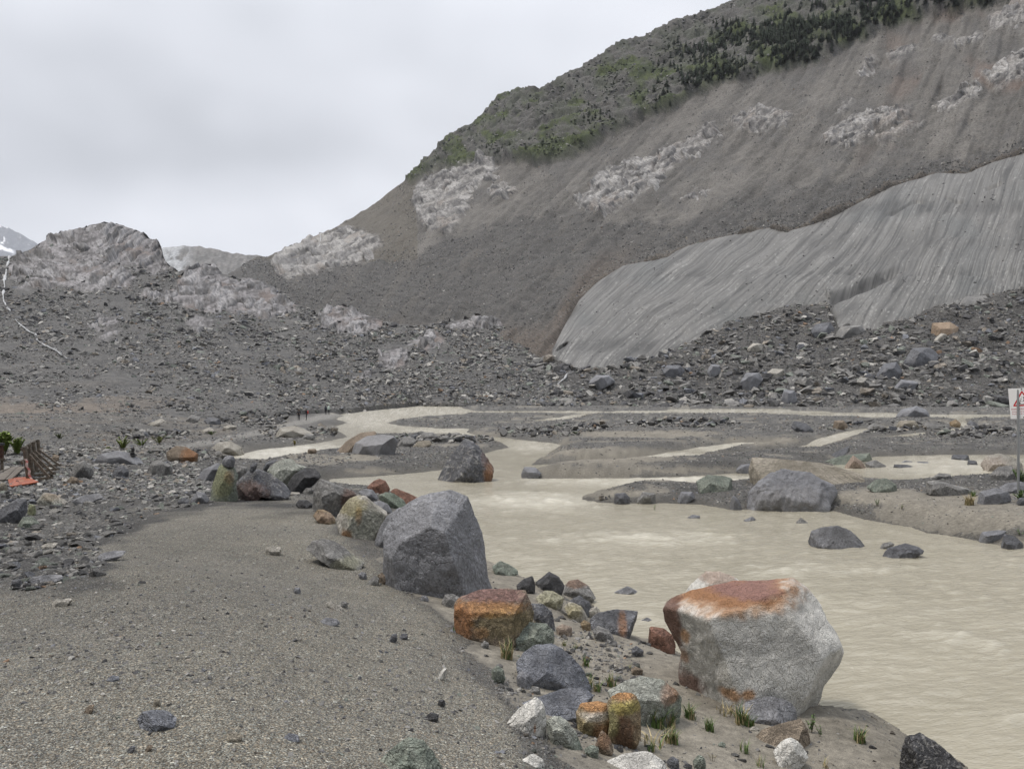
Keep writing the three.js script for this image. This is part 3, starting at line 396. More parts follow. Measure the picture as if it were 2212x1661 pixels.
function rock(crop, flat, type, label, o = {}) {
  const pts = []; for (let i = 0; i < flat.length; i += 2) pts.push(cv(crop, [flat[i], flat[i + 1]]));
  const keepSeed = seed; seed = 1000 + 7919 * ++rockNo;
  let A = 0, cx = 0, cy = 0; for (let i = 0, j = pts.length - 1; i < pts.length; j = i++) { const k = pts[j][0] * pts[i][1] - pts[i][0] * pts[j][1]; A += k; cx += (pts[j][0] + pts[i][0]) * k; cy += (pts[j][1] + pts[i][1]) * k; } cx /= 3 * A; cy /= 3 * A;
  const xs = pts.map((p) => p[0]), ys = pts.map((p) => p[1]), x0 = Math.min(...xs), x1 = Math.max(...xs), y0 = Math.min(...ys), y1 = Math.max(...ys), W = x1 - x0, H = y1 - y0;
  const Tpx = (o.t ?? 0.42) * Math.min(W, H * 2.4), base = o.base ? cv(crop, o.base) : [cx, y1 - H * 0.04];
  const dg = o.slope ? slopeDepth(base[0], base[1]) : hit(base[0], base[1]);
  const dc = dg / (1 - 0.55 * Tpx / FPX) + (o.back ?? 0), s = dc / FPX, c0 = at(cx, cy, dc), q = dirOf(cx, cy), tl = Math.hypot(q[0], 1), tx = -q[0] / tl, tz = 1 / tl;
  const rel = pts.map((p) => [p[0] - cx, cy - p[1]]);
  const R = (phi) => { const dx = Math.cos(phi), dy = Math.sin(phi); let best = 1; for (let i = 0, j = rel.length - 1; i < rel.length; j = i++) { const ax = rel[j][0], ay = rel[j][1], ex = rel[i][0] - ax, ey = rel[i][1] - ay, den = dx * ey - dy * ex; if (Math.abs(den) < 1e-9) continue; const t = (ax * ey - ay * ex) / den, u = (ax * dy - ay * dx) / den; if (t > 0 && u >= -1e-6 && u <= 1 + 1e-6) best = Math.max(best, t); } return best; };
  const tab = new Float32Array(361); for (let i = 0; i <= 360; i++) tab[i] = R(i * Math.PI / 180); const Rt = (phi) => { let a = phi * 180 / Math.PI; if (a < 0) a += 360; const i = Math.min(359, Math.floor(a)); return mix(tab[i], tab[i + 1], a - i); };
  const P = o.p ?? 5, raw = (d) => { const cp = Math.hypot(d[0], d[1]); return (Math.pow(cp / Rt(Math.atan2(d[1], d[0])), P) + Math.pow(Math.abs(d[2]) / Tpx, P)) ** (-1 / P); };
  const fac = []; const nf = o.facets ?? 8;
  const addF = (n, k) => { const l = Math.hypot(...n), u = n.map((t) => t / l); let sup = 0; for (const d of cubeDirs(6).dir) sup = Math.max(sup, raw(d) * (d[0] * u[0] + d[1] * u[1] + d[2] * u[2])); fac.push([u, sup * k]); };
  addF([rr(-.25, .25), 0.75, 0.8], rr(.74, .84)); addF([rr(-.2, .2), rr(-.15, .2), 1], rr(.72, .86));
  for (let i = 0; i < nf; i++) { const a = rr(0, 6.28), z = (i % 3 ? 1 : -1) * rr(0.6, 1.6); addF([Math.cos(a), Math.sin(a) * 0.9 + 0.25, z], rr(.66, .86)); }
  for (const f of o.cut || []) addF(f.slice(0, 3), f[3]);
  for (let i = 0, j = rel.length - 1; i < rel.length; j = i++) {      // flanks falling away from each edge of the outline
    const ex = rel[i][0] - rel[j][0], ey = rel[i][1] - rel[j][1], L = Math.hypot(ex, ey); if (L < 0.1 * W) continue;
    let nx = ey / L, ny = -ex / L, k = nx * (rel[i][0] + rel[j][0]) / 2 + ny * (rel[i][1] + rel[j][1]) / 2; if (k < 0) { nx = -nx; ny = -ny; k = -k; }
    if (ny < -0.35 || rel.some((p) => nx * p[0] + ny * p[1] > k * 1.06)) continue;
    for (const sg of [1, -1]) { const th = rr(.2, .75), c = Math.cos(th); fac.push([[nx * c, ny * c, sg * Math.sin(th)], k * c * 1.01]); }
  }
  const sm = o.smooth ?? 0.018, sd = rockNo * 3.7, rough = (o.rough ?? 0.045), n = Math.round(clamp(W / (o.res ?? 4.2), 8, 58)), TY = TYPES[type], vein = o.vein;
  const shape = (d) => { let r = raw(d); for (const f of fac) { const k = d[0] * f[0][0] + d[1] * f[0][1] + d[2] * f[0][2]; if (k > 0.05) { const lim = f[1] / k * (1 + 0.05 * fbm(d[0] * 2.5 + sd, d[1] * 2.5, d[2] * 2.5, 3)); const w = r * sm, e = clamp(0.5 + 0.5 * (r - lim) / w); r = mix(r, lim, e) - w * e * (1 - e); } } r *= 1 + rough * (0.6 * fbm(d[0] * 1.6 + sd, d[1] * 1.6, d[2] * 1.6, 2) + 0.7 * ridge(d[0] * 3.4 + sd, d[1] * 3.4 + d[0], d[2] * 3.4, 3) + 0.55 * fbm(d[0] * 9, d[1] * 9 + sd, d[2] * 9, 3)); let b = r * d[1]; if (b < 0) b *= 1.38; return [r * d[0], b, r * d[2]]; };
  const colour = (d, p) => {
    const u = d[0] * 2 + sd, v = d[1] * 2, w = d[2] * 2, n1 = fbm(u, v, w, 4), nn = fbm(u * 4, v * 4, w * 4, 3);
    let c = mix3(TY[0], TY[1], clamp(0.5 + 1.3 * n1 + 0.8 * nn));
    if (vein) c = mix3(c, PAL[vein], sst(0.06, 0.02, Math.abs(n3(u * 1.3 + v, v * 2.5, w))) * 0.35);
    const ax = ((p._a ?? 0));
    for (const sp of o.spots || []) { const e = ((p._a - sp[0]) / sp[2]) ** 2 + ((p._b - sp[1]) / sp[3]) ** 2; c = mix3(c, PAL[sp[4]], sst(1.25, 0.6, Math.sqrt(e) + 0.5 * nn + 0.25 * n1) * (sp[5] ?? 0.9)); }
    return c.map((t) => t / 0.52);
  };
  let g = bodyGeo(n, (d) => { const l = shape(d); const p = [s * (l[0] + tx * l[2]), s * l[1], s * tz * l[2]]; p._a = (l[0] + cx - x0) / W; p._b = (cy - l[1] - y0) / H; return p; }, colour, Math.max(W, H) * s * 0.5 / (o.tile ?? 0.55));
  if (n <= 44 && !o.soft) { g = g.toNonIndexed(); g.computeVertexNormals(); }          // broken rock: every small face on its own
  let mo = -1e9; const pa = g.attributes.position; for (let i = 1; i < pa.count * 3; i += 3) mo = Math.max(mo, -pa.array[i]);
  g.translate(0, mo, 0);
  const m = add(new THREE.Mesh(g, RM[type]), o.name || 'boulder'); m.position.set(c0.x, c0.y - mo, c0.z);
  tag(m, label, o.cat || 'boulder', o.group); seed = keepSeed; return m;
}

// ------------------------------------------------------------------ boulders one by one
const b = rock;
// on the near bank
b('F', [170,280,220,220,350,170,560,130,740,145,900,130,980,170,1050,260,1090,370,1150,450,1180,510,1170,570,1060,640,1050,690,960,770,880,810,700,835,560,862,480,850,430,800,300,770,260,660,245,590,275,500,230,430,180,340], 'granite', 'huge pale granite boulder with a rust orange top at the water edge', { t: .42, p: 6, smooth: .025, rough: .03, facets: 0, tile: .5, cut: [[-1,-.1,.6,.86],[-.12,1,.3,.93],[.12,.12,1,.74],[.8,-.5,.45,.8],[-.5,-.7,.7,.84],[.7,.55,.55,.86]], spots: [[.33,.05,.44,.12,'orange',.75],[.3,.04,.4,.08,'rust',.9],[.45,.03,.2,.04,'purple',.8],[.04,.3,.07,.35,'dkrust_shadow'],[.13,.36,.03,.06,'orange',.8],[.11,.53,.04,.06,'rust',.7],[.1,.8,.14,.16,'dkrust_shadow',.85],[.37,.7,.06,.05,'orange',.8],[.47,.69,.04,.04,'orange',.85],[.48,.78,.05,.04,'rust',.6],[.35,.9,.16,.1,'yellow',.25]] });  // dark brown patch at the lower left is painted shade; left flank is rust
b('F', [255,215,320,140,400,70,480,70,560,100,600,135,620,200,480,240,300,235], 'granite', 'speckled boulder with brownish crown peeking from behind the huge granite boulder', { base: [470, 330], spots: [[.6, .1, .4, .2, 'rust', .5]] });
b('Z', [975,1060,1010,1074,1040,1150,1052,1230,1072,1268,1066,1287,1020,1290,960,1294,920,1286,870,1262,826,1252,833,1190,828,1152,850,1110,890,1082,930,1065], 'slate', 'big smooth dark grey boulder standing at the path edge', { t: .5, p: 4.5, rough: .03, facets: 1, res: 3.6, smooth: .025, cut: [[-.55,.75,.55,.72],[-.05,-.25,1,.78],[.85,.25,.55,.74],[.3,.55,.8,.8],[-.9,-.1,.5,.84]], tile: .8 });
b('E', [870,260,900,210,1000,180,1180,175,1280,185,1300,240,1325,300,1320,350,1240,480,1150,500,1000,480,920,450,865,370], 'brown', 'rust orange boulder with a reddish flat top below the big dark boulder', { rough: .04, facets: 3, cut: [[0, .95, .5, .8], [-.8, 0, .6, .8]], spots: [[.45,.08,.5,.14,'purple',.8],[.4,.26,.5,.12,'orange'],[.1,.5,.16,.35,'rust'],[.65,.5,.4,.25,'yellow',.22],[.35,.62,.1,.1,'orange',.5]] });
b('E', [1145,430,1200,390,1300,365,1400,375,1440,420,1445,470,1380,505,1250,535,1160,520], 'green', 'low dark green boulder in front of the rust orange one', { rough: .05 });
b('E', [1300,255,1380,258,1430,300,1450,370,1440,412,1390,400,1330,370], 'dark', 'dark blocky stone wedged behind the green boulder', { vein: 'white' });
b('E', [1335,135,1415,70,1470,100,1505,150,1480,192,1420,195,1340,195], 'black', 'black pointed rock at the shore behind the rust orange boulder', {});
b('E', [1225,150,1270,112,1320,95,1335,150,1330,198,1240,188], 'black', 'small black jagged rock left of the black pointed rock', {});
b('E', [1475,185,1530,125,1580,115,1640,150,1685,212,1650,225,1530,232], 'grey', 'rounded grey brown boulder at the water edge beside the black rock', { spots: [[.5, .15, .5, .2, 'rust', .5]] });
b('E', [1340,220,1390,180,1440,185,1500,220,1490,272,1410,280,1345,252], 'pale', 'pale greenish stone among the dark shore rocks', { spots: [[.5, .5, .6, .6, 'lichen', .4]] });
b('E', [1530,240,1590,210,1650,250,1665,288,1630,325,1560,300], 'dark', 'dark angular stone leaning against the grey brown shore boulder');
b('E', [1500,275,1540,245,1600,270,1640,330,1610,362,1550,355], 'pale', 'pale lichen spotted stone beside the dark shore slab', { spots: [[.4, .4, .4, .4, 'yellow', .4]] });
b('E', [1640,290,1690,272,1712,300,1660,345,1630,335], 'pale', 'small whitish stone behind the dark shore slab');
b('E', [1650,350,1700,310,1800,290,1930,302,1920,350,1870,430,1780,435,1670,402], 'dark', 'dark slab with a rusty streak lying half in the water', { spots: [[.68, .5, .1, .5, 'rust', .7]], cut: [[0, .9, .4, .8]] });
b('E', [1595,372,1620,350,1655,370,1655,410,1620,415], 'rust', 'small rusty stone at the left end of the dark shore slab');
b('E', [1665,412,1700,385,1760,410,1795,455,1760,478,1690,458], 'grey', 'oval grey cobble on the sand below the dark shore slab', { rough: .02, soft: 1 });
b('E', [1455,395,1490,375,1545,390,1550,430,1500,445,1460,430], 'beige', 'rounded sandy brown stone on the damp bank', { spots: [[.5, .5, .7, .7, 'pink', .5]] });
b('E', [1990,490,2000,390,2080,400,2130,440,2150,490,2140,535,2060,525], 'red', 'dark red brown angular rock left of the huge granite boulder', { cut: [[-.3, .4, .9, .7]] });
b('E', [1890,520,1920,500,1965,530,1955,568,1905,555], 'dark', 'small dark stone on the sand below the red brown rock');
b('E', [1890,640,1915,620,1960,640,1955,668,1905,672], 'brown', 'small brown stone on the sand behind the green grey boulder');
b('E', [1225,600,1270,540,1330,500,1430,492,1490,520,1560,580,1620,650,1660,722,1600,750,1440,760,1330,745,1290,665,1240,640], 'blue', 'blue grey speckled boulder with grass at its right foot', { rough: .04, facets: 5, tile: .45, cut: [[-.3, .5, .8, .76], [.7, .1, .7, .78]] });
b('E', [1080,640,1115,615,1150,640,1160,692,1130,722,1085,705], 'green', 'grey green cobble left of the blue grey speckled boulder');
b('E', [1225,680,1260,645,1300,670,1320,722,1280,750,1230,738], 'slate', 'dark grey cobble touching the blue grey speckled boulder');
b('E', [1300,760,1320,738,1360,742,1365,775,1320,782], 'grey', 'round grey cobble below the blue grey speckled boulder');
b('E', [1215,845,1350,800,1480,752,1600,745,1670,790,1640,872,1540,925,1400,915,1300,885], 'blue', 'flat light blue grey boulder behind the white pointed rock', { spots: [], tile: .45 });
b('E', [1170,945,1260,850,1340,800,1380,830,1400,930,1395,1015,1300,1010,1220,970], 'granite', 'white pointed granite rock with a small rust streak', { cut: [[-.6, .5, .6, .7], [.5, 0, .8, .75]], spots: [[.7, .7, .03, .15, 'rust', .8]], tile: .5 });
b('E', [1400,930,1450,910,1520,940,1570,1000,1610,1072,1540,1088,1450,1060,1405,1005], 'green', 'pale green rock between the white pointed rock and the rusty block', { spots: [[.4, .3, .6, .5, 'white', .25]] });
b('E', [1572,890,1600,835,1690,825,1752,838,1790,900,1800,985,1720,1035,1582,990], 'rust', 'squat rusty yellow block, left half of the split orange rock', { p: 4, spots: [[.5, .05, .5, .16, 'orange'], [.5, .28, .4, .12, 'white', .5], [.2, .7, .3, .4, 'lichen', .3], [.7, .7, .3, .3, 'rust', .6]], cut: [[0, .95, .4, .86]] });
b('E', [1752,838,1770,790,1830,770,1920,790,1945,850,1948,990,1900,1065,1830,1085,1752,1030,1770,930], 'rust', 'tall rusty yellow block, right half of the split orange rock', { p: 4, back: -.06, spots: [[.45, .04, .4, .1, 'orange'], [.55, .24, .5, .12, 'yellow', .8], [.5, .7, .3, .4, 'dkrust_shadow', .7], [.15, .5, .2, .25, 'lichen', .6]], cut: [[0, .95, .4, .86], [-.5, .1, .8, .75]] });
b('E', [1760,765,1850,710,1950,680,2070,700,2150,760,2180,800,2172,905,2100,965,1960,940,1850,900,1790,860], 'green', 'light green grey boulder with a rusty right side and grass below', { tile: .45, spots: [[.85, .28, .14, .2, 'rust', .85], [.4, .3, .5, .4, 'white', .3]], cut: [[.8, .1, .6, .72]] });
b('E', [1680,1080,1720,985,1770,1040,1790,1102,1740,1135,1700,1115], 'brown', 'small brown cone shaped stone in front of the rusty blocks', { spots: [[.5, .4, .4, .3, 'rust', .5]] });
b('E', [1618,1100,1660,1075,1705,1090,1700,1140,1640,1150], 'green', 'small grey green stone left of the brown cone shaped stone');
b('E', [400,1195,520,1085,600,1035,680,1050,740,1120,790,1205,720,1290,450,1290], 'green', 'broad grey green rock half buried at the bottom edge of the path', { rough: .06, cut: [[-.3, .6, .7, .72]], base: [600, 1240] });
b('E', [1740,1175,1850,1130,2000,1120,2080,1172,2110,1240,1980,1275,1800,1270], 'granite', 'white speckled boulder cut by the bottom edge below the brown cone stone', { base: [1930, 1245] });
b('F', [175,1150,210,1120,245,1140,250,1182,220,1196,185,1185], 'dark', 'small black stone right of the white speckled bottom boulder');
b('F', [325,1150,360,1110,395,1130,402,1172,380,1198,340,1188], 'green', 'small grey green stone at the bottom edge of the sand');
b('F', [270,1172,300,1162,325,1175,315,1192,280,1192], 'black', 'tiny black stone between the two bottom edge stones');
b('E', [1255,1165,1310,1130,1380,1160,1392,1195,1290,1198], 'granite', 'flat whitish stone in the gravel at the bottom edge');
b('E', [790,250,810,205,860,200,900,225,880,282,800,278], 'grey', 'pale grey stone tucked between the big dark boulder and the rust orange one');
b('F', [575,855,640,810,780,780,870,810,912,850,915,902,840,925,680,935,600,895], 'slate', 'blue grey rock at the foot of the huge granite boulder', { rough: .08 });
b('F', [670,1025,720,970,850,930,940,910,985,970,995,1032,940,1055,860,1055,740,1070,680,1065], 'brown', 'long brown grey rock on the sand below the blue grey rock', { spots: [[.5, .4, .6, .5, 'sand', .2]], tile: .45 });
b('F', [785,1090,830,1040,890,1018,940,1050,985,1120,930,1165,880,1190,820,1155], 'granite', 'small white granite rock on the sand near the bottom edge', { cut: [[.5, -.2, .8, .7]] });
b('F', [1505,1250,1525,1060,1560,1000,1620,992,1700,1040,1790,1110,1870,1194,1900,1290,1530,1290], 'black', 'black jagged boulder in the bottom right corner at the water edge', { base: [1700, 1265], rough: .08, vein: 'white' });
b('F', [650,962,672,950,705,960,700,975,660,978], 'pale', 'tiny pale pebble by the grass left of the brown grey rock');
b('F', [470,1050,490,1038,515,1052,505,1070,478,1070], 'green', 'tiny green pebble on the sand left of the white granite rock');
// the row of boulders along the path
b('B', [205,700,240,600,330,640,450,680,490,712,440,770,350,845,300,835,210,775], 'grey', 'grey block with a dark hollow right side behind the yellow boulder', { rough: .06, cut: [[.8, -.3, .6, .65], [-.3, .7, .6, .78]], spots: [[.8, .6, .2, .4, 'dkrust_shadow', .7]] });
b('I', [1055,690,1100,625,1160,625,1230,660,1280,720,1255,765,1140,755], 'rust', 'small orange stone left of the yellow lichen boulder', { spots: [[.5, .5, .5, .4, 'pink', .5]] });
b('I', [1278,720,1330,620,1400,530,1470,490,1560,492,1640,570,1770,660,1720,760,1640,860,1640,910,1520,895,1430,885,1330,830], 'pale', 'yellowish lichen boulder with rust stains left of the big dark boulder', { spots: [[.45, .4, .07, .2, 'orange', .7], [.22, .85, .1, .14, 'orange', .8], [.6, .6, .4, .4, 'green', .35], [.3, .2, .3, .25, 'yellow', .4]], tile: .4 });
b('I', [1578,410,1640,350,1700,326,1760,350,1800,420,1760,470,1640,475], 'red', 'red brown rock at the river edge, upper of the two', { cut: [[0, .8, .6, .75]] });
b('I', [1800,440,1860,420,1990,470,2110,530,2040,600,1960,590,1860,510], 'red', 'long red brown slab at the river edge behind the green rock', {});
b('I', [1690,490,1760,455,1840,470,1930,530,1990,600,1900,615,1780,580,1700,530], 'green', 'dark green banded rock between the red brown slabs and the big dark boulder', { vein: 'white', spots: [[.5, .5, .6, .6, 'green', .6]] });
b('I', [1490,455,1560,420,1630,430,1690,500,1640,545,1560,510], 'slate', 'slate grey rock behind the yellow lichen boulder');
b('I', [1630,560,1700,535,1780,570,1830,630,1790,660,1680,610], 'slate', 'flat grey stone right of the yellow lichen boulder');
b('I', [1650,900,1700,800,1770,690,1880,610,1990,600,1900,720,1790,830,1740,930,1735,1000,1665,970], 'slate', 'dark upright slab leaning on the left of the big dark boulder', { base: [1700, 990] });
b('I', [985,1010,1050,935,1150,905,1260,930,1360,990,1430,1070,1500,1085,1560,1110,1440,1180,1320,1192,1200,1110,1090,1060], 'grey', 'low light grey rock embedded in the sandy path edge', { rough: .06, spots: [[.7, .75, .25, .25, 'lichen', .3]] });
b('I', [880,575,920,530,1000,530,1055,570,1045,615,940,610], 'black', 'black low stone left of the grey hollow block');
b('I', [595,990,660,978,750,990,745,1045,660,1070,600,1040], 'pale', 'whitish flat stone in the path left of the embedded grey rock');
b('I', [865,1420,880,1375,930,1380,940,1420,900,1440], 'slate', 'small grey stone on the path, dark on its left');
b('I', [1580,1340,1650,1260,1700,1290,1690,1350,1620,1360], 'grey', 'grey wedge stone at the left foot of the big dark boulder');
b('I', [1680,1260,1740,1225,1790,1215,1810,1290,1800,1350,1700,1340], 'brown', 'brown wedge stone leaning on the left foot of the big dark boulder');
b('I', [1490,1250,1530,1225,1570,1240,1580,1290,1520,1300], 'slate', 'dark cobble beside the grey wedge stone');
b('I', [2090,1500,2110,1455,2160,1460,2180,1500,2130,1512], 'slate', 'small grey stone under the front of the big dark boulder');
b('B', [1320,1150,1370,1115,1430,1140,1490,1182,1400,1205,1340,1195], 'green', 'grey green rock in the water right behind the big dark boulder');
b('E', [1785,190,1870,155,1920,180,1950,205,1860,212], 'slate', 'low pointed blue grey rock in the water beyond the shore slab', { p: 2 });
b('E', [1930,362,1985,335,2030,360,1990,370], 'slate', 'small dark rock awash beside the dark shore slab', { p: 2 });
// cluster at the far end of the path
b('I', [60,510,75,400,120,280,150,190,210,180,300,200,330,300,310,380,330,470,300,515,200,530], 'green', 'tall lichen covered rock at the left end of the cluster at the path end', { base: [190, 545], spots: [[.4, .5, .4, .5, 'lichen', .5], [.7, .35, .2, .2, 'orange', .35]] });
b('I', [310,400,360,320,440,250,530,235,640,280,760,360,840,440,800,490,700,480,560,460,480,510,350,520], 'dark', 'dark angular rock in the middle of the cluster at the path end', { base: [520, 535], rough: .07, spots: [[.3, .75, .3, .4, 'dkrust_shadow', .6]], vein: 'white' });
b('I', [610,250,680,180,780,130,860,140,900,190,1000,220,940,260,850,330,800,390,700,330], 'green', 'pale blue green rock at the back of the cluster at the path end', { base: [790, 440], vein: 'white', spots: [[.5, .4, .6, .6, 'white', .2]] });
b('I', [810,370,880,280,980,220,1070,230,1110,260,1135,310,1060,370,930,450,850,440], 'black', 'black faced rock at the right end of the cluster at the path end', { base: [950, 465], cut: [[0, -.2, 1, .7]] });
b('I', [570,220,600,170,660,145,735,140,640,190,610,240], 'dark', 'slim dark slab behind the pale blue green rock', { base: [640, 400] });
b('I', [290,260,340,200,420,215,430,260,340,320,310,300], 'grey', 'grey wedge between the lichen covered rock and the dark angular rock', { base: [330, 480] });
b('A', [1205,615,1260,550,1350,505,1372,520,1330,590,1300,622], 'slate', 'blue grey slab leaning behind the tall lichen covered rock');
b('I', [175,170,200,115,240,100,290,110,305,150,290,200,230,200,180,185], 'slate', 'round dark stone balanced on the tall lichen covered rock', { base: [190, 545] });
b('I', [443,235,450,195,520,160,510,225,480,248,450,250], 'dark', 'small pointed stone balanced on the dark angular rock', { base: [520, 535] });
b('I', [480,490,500,465,560,452,750,465,730,490,560,505], 'pale', 'pale flat slab on the gravel below the dark angular rock');
b('I', [830,470,850,452,930,460,920,485,850,488], 'pale', 'small pale slab under the black faced rock');
b('I', [950,460,990,415,1040,410,1070,450,1030,475], 'grey', 'light stone right of the black faced rock');
b('A', [1180,738,1220,685,1270,690,1302,738,1240,760,1190,755], 'slate', 'dark grey cobble left of the tall lichen covered rock');
b('A', [1100,748,1130,720,1175,735,1162,764,1110,766], 'dark', 'dark flat stone at the left of the dark grey cobble');
b('A', [1030,440,1090,400,1150,405,1230,450,1225,498,1140,505,1110,478,1040,482], 'brown', 'brown block with a rust striped right face beside the small stream', { spots: [[.75, .55, .3, .5, 'rust', .8]] });
b('A', [915,545,940,500,990,490,1060,520,1072,562,1000,588,930,580], 'grey', 'grey block in the rubble in front of the brown rust striped block');
b('A', [580,495,620,450,720,430,790,440,850,470,910,502,800,505,700,515,620,518], 'slate', 'low purplish whaleback rock behind the cairn', { rough: .03 });
b('A', [430,585,470,510,520,490,570,540,580,572,520,608,450,612], 'grey', 'peaked pale topped rock with a dark face right of the timber frames', { cut: [[0, -.35, 1, .6]], spots: [[.6, .8, .4, .35, 'dark', .6]] });
b('A', [685,585,720,540,760,520,800,555,795,592,740,600], 'dark', 'dark peaked rock below the cairn');
b('A', [405,625,440,590,480,600,492,622,430,638], 'brown', 'small tan topped block between the timber frames and the peaked rock', {});
b('A', [-45,830,20,780,60,760,110,725,160,730,166,800,140,852,60,866,0,880,-40,885], 'dark', 'dark sloping boulder at the left edge above the path', { cut: [[0, .7, .7, .7]] });
b('A', [165,825,175,760,215,770,222,812,200,836], 'green', 'upright lichen block right of the dark left edge boulder', { spots: [[.5, .5, .6, .6, 'lichen', .5]] });
b('A', [225,745,270,690,340,700,420,748,340,775,250,770], 'pale', 'pale greenish slab with an orange stain in the cobbles below the orange plate', { spots: [[.45, .3, .3, .3, 'orange', .3], [.3, .5, .4, .4, 'green', .3]] });
b('A', [440,738,520,705,620,695,650,720,560,748,480,764], 'slate', 'long grey slab lying in the cobbles left of the path');
b('A', [585,1108,620,1070,700,1052,790,1052,740,1088,650,1120], 'slate', 'flat grey stone set in the path near its left border', { t: .5 });
b('A', [250,1022,300,1000,360,1000,330,1032,270,1042], 'pale', 'white flat stone at the left border of the path');
b('A', [105,895,140,840,200,840,250,888,180,905,120,912], 'green', 'green grey angular stone below the dark left edge boulder');
b('A', [30,1060,60,1030,130,1025,140,1060,70,1085], 'grey', 'grey flat cobble near the left picture edge beside the path');
b('A', [-20,665,0,630,30,628,45,660,38,690,-15,690], 'beige', 'brown block against the left end of the orange plate');
b('D', [160,135,200,110,300,95,440,95,380,120,260,150,180,150], 'slate', 'long grey slab at the left border of the path, lowest of the cobbles', { t: .5 });
b('D', [60,165,70,130,120,120,135,150,110,172], 'dark', 'dark chunk at the left end of the lowest long slab');
b('D', [850,1000,880,950,950,935,1040,945,1095,985,1070,1035,940,1065,890,1050], 'blue', 'grey speckled stone half buried in the path, largest in the gravel', { t: .45, tile: .4 });
b('D', [295,288,350,250,450,240,440,268,340,294], 'pale', 'whitish flat flake lying on the path at left');
b('D', [655,494,700,475,765,485,720,510], 'pale', 'thin white flake in the middle of the path');
b('D', [515,950,550,905,585,900,575,938,530,960], 'brown', 'brown pebble left of the half buried speckled stone');
b('D', [848,150,865,133,905,135,900,149], 'black', 'small flat black chip high on the path');
b('D', [655,750,690,720,740,730,730,755,670,760], 'blue', 'oval light pebble above the half buried speckled stone');
b('D', [945,905,960,865,990,868,998,900,970,915], 'beige', 'small upright tan pebble just above the half buried speckled stone');
b('D', [1400,1110,1425,1075,1460,1080,1510,1095,1480,1130,1430,1135], 'beige', 'tan pebble with a mossy side in the path');
b('D', [780,1195,810,1160,845,1155,830,1185,795,1205], 'dark', 'dark flat pebble below the half buried speckled stone');
b('D', [895,1185,920,1150,948,1155,935,1180,905,1195], 'brown', 'reddish brown pebble below the half buried speckled stone');
b('D', [1755,1110,1790,1080,1850,1090,1860,1120,1790,1130], 'blue', 'low bluish stone right of the tan mossy pebble');
b('E', [110,258,150,238,200,265,225,290,180,292], 'pale', 'creamy white stone on the path below the embedded grey rock');
b('E', [195,265,215,242,245,250,245,280,210,282], 'grey', 'grey stone touching the creamy white stone');
b('E', [75,365,120,335,180,345,208,372,150,382,90,378], 'slate', 'blue grey low stone on the path below the creamy white stone');
b('E', [685,920,730,885,775,900,770,934,700,940], 'black', 'shiny black pebble in the lower middle of the gravel', { rough: .02, soft: 1 });
b('E', [762,692,800,632,825,630,815,672,780,704], 'granite', 'long white pebble on the gravel beside the sand edge');
b('E', [765,850,775,815,805,812,815,840,790,855], 'black', 'small black pebble above the shiny black one');
b('E', [482,480,500,435,530,430,535,465,505,485], 'dark', 'dark pebble left of the sand, paired with a rounder one');
b('E', [540,460,560,430,592,430,595,455,560,465], 'dark', 'rounder dark pebble touching its dark neighbour on the path');
b('E', [1015,500,1040,470,1065,485,1065,512,1030,518], 'grey', 'grey cobble with a dark base below the rust orange boulder');
// in and across the river
b('B', [970,605,1040,500,1100,420,1150,362,1200,370,1250,430,1300,490,1327,540,1310,585,1250,605,1150,632,1020,640], 'dark', 'tall black pyramid rock with a rusty right side in the river', { rough: .09, facets: 9, cut: [[-.5, .3, .8, .7], [.4, .2, .9, .72]], vein: 'white', spots: [[.92, .75, .1, .3, 'rust', .8], [.85, .4, .08, .2, 'dkrust_shadow', .5]], res: 4 });
b('B', [445,435,470,380,540,340,640,330,710,340,733,370,715,435,690,460,560,455,490,460], 'slate', 'smooth light grey boulder on the gravel bar beyond the path', { rough: .03, spots: [[.5, .5, .7, .7, 'white', .12]] });
b('B', [340,430,430,360,500,320,590,310,605,332,480,372,440,442,360,448], 'brown', 'brown slab against the left of the smooth light grey boulder');
b('B', [730,395,770,345,830,350,850,370,820,398,740,404], 'grey', 'angular grey rock just right of the smooth light grey boulder');
b('B', [800,360,820,330,858,330,862,358,830,365], 'dark', 'dark knob behind the angular grey rock on the gravel bar');
b('B', [865,355,885,318,950,316,985,345,960,368,890,368], 'grey', 'brownish block in the middle of the rubble row on the gravel bar');
b('B', [820,405,860,370,930,365,950,390,900,410], 'beige', 'flat tan slab in front of the rubble row on the gravel bar');
b('B', [985,365,1010,335,1050,340,1065,365,1020,378], 'grey', 'small grey block right of the brownish block in the rubble row');
b('B', [1145,355,1160,332,1185,335,1185,358], 'dark', 'small dark stone at the right end of the rubble row');
b('B', [170,445,175,420,220,418,232,438,200,450], 'brown', 'small brown rock standing in the left stream channel');
b('B', [1500,575,1520,530,1590,535,1625,570,1600,604,1505,606], 'slate', 'dark blue grey block at the tip of the sandy bar right of the pyramid rock');
b('B', [2080,745,2090,700,2150,695,2175,720,2170,760,2100,766], 'dark', 'dark block at the water front of the right gravel bar');
b('B', [855,102,880,70,950,72,965,110,920,138,860,138], 'green', 'greenish cube shaped boulder at the far end of the river', { slope: 0 });
b('B', [1015,90,1030,55,1065,55,1075,95,1045,110,1018,108], 'slate', 'grey upright boulder right of the greenish cube shaped boulder');
b('C', [745,475,760,405,860,410,960,420,1100,430,1220,460,1330,490,1358,520,1340,556,1230,566,1100,560,800,556,760,560], 'beige', 'long flat beige boulder behind the sculpted grey boulder across the river', { t: .9, rough: .04, cut: [[0, .9, .3, .8]] });
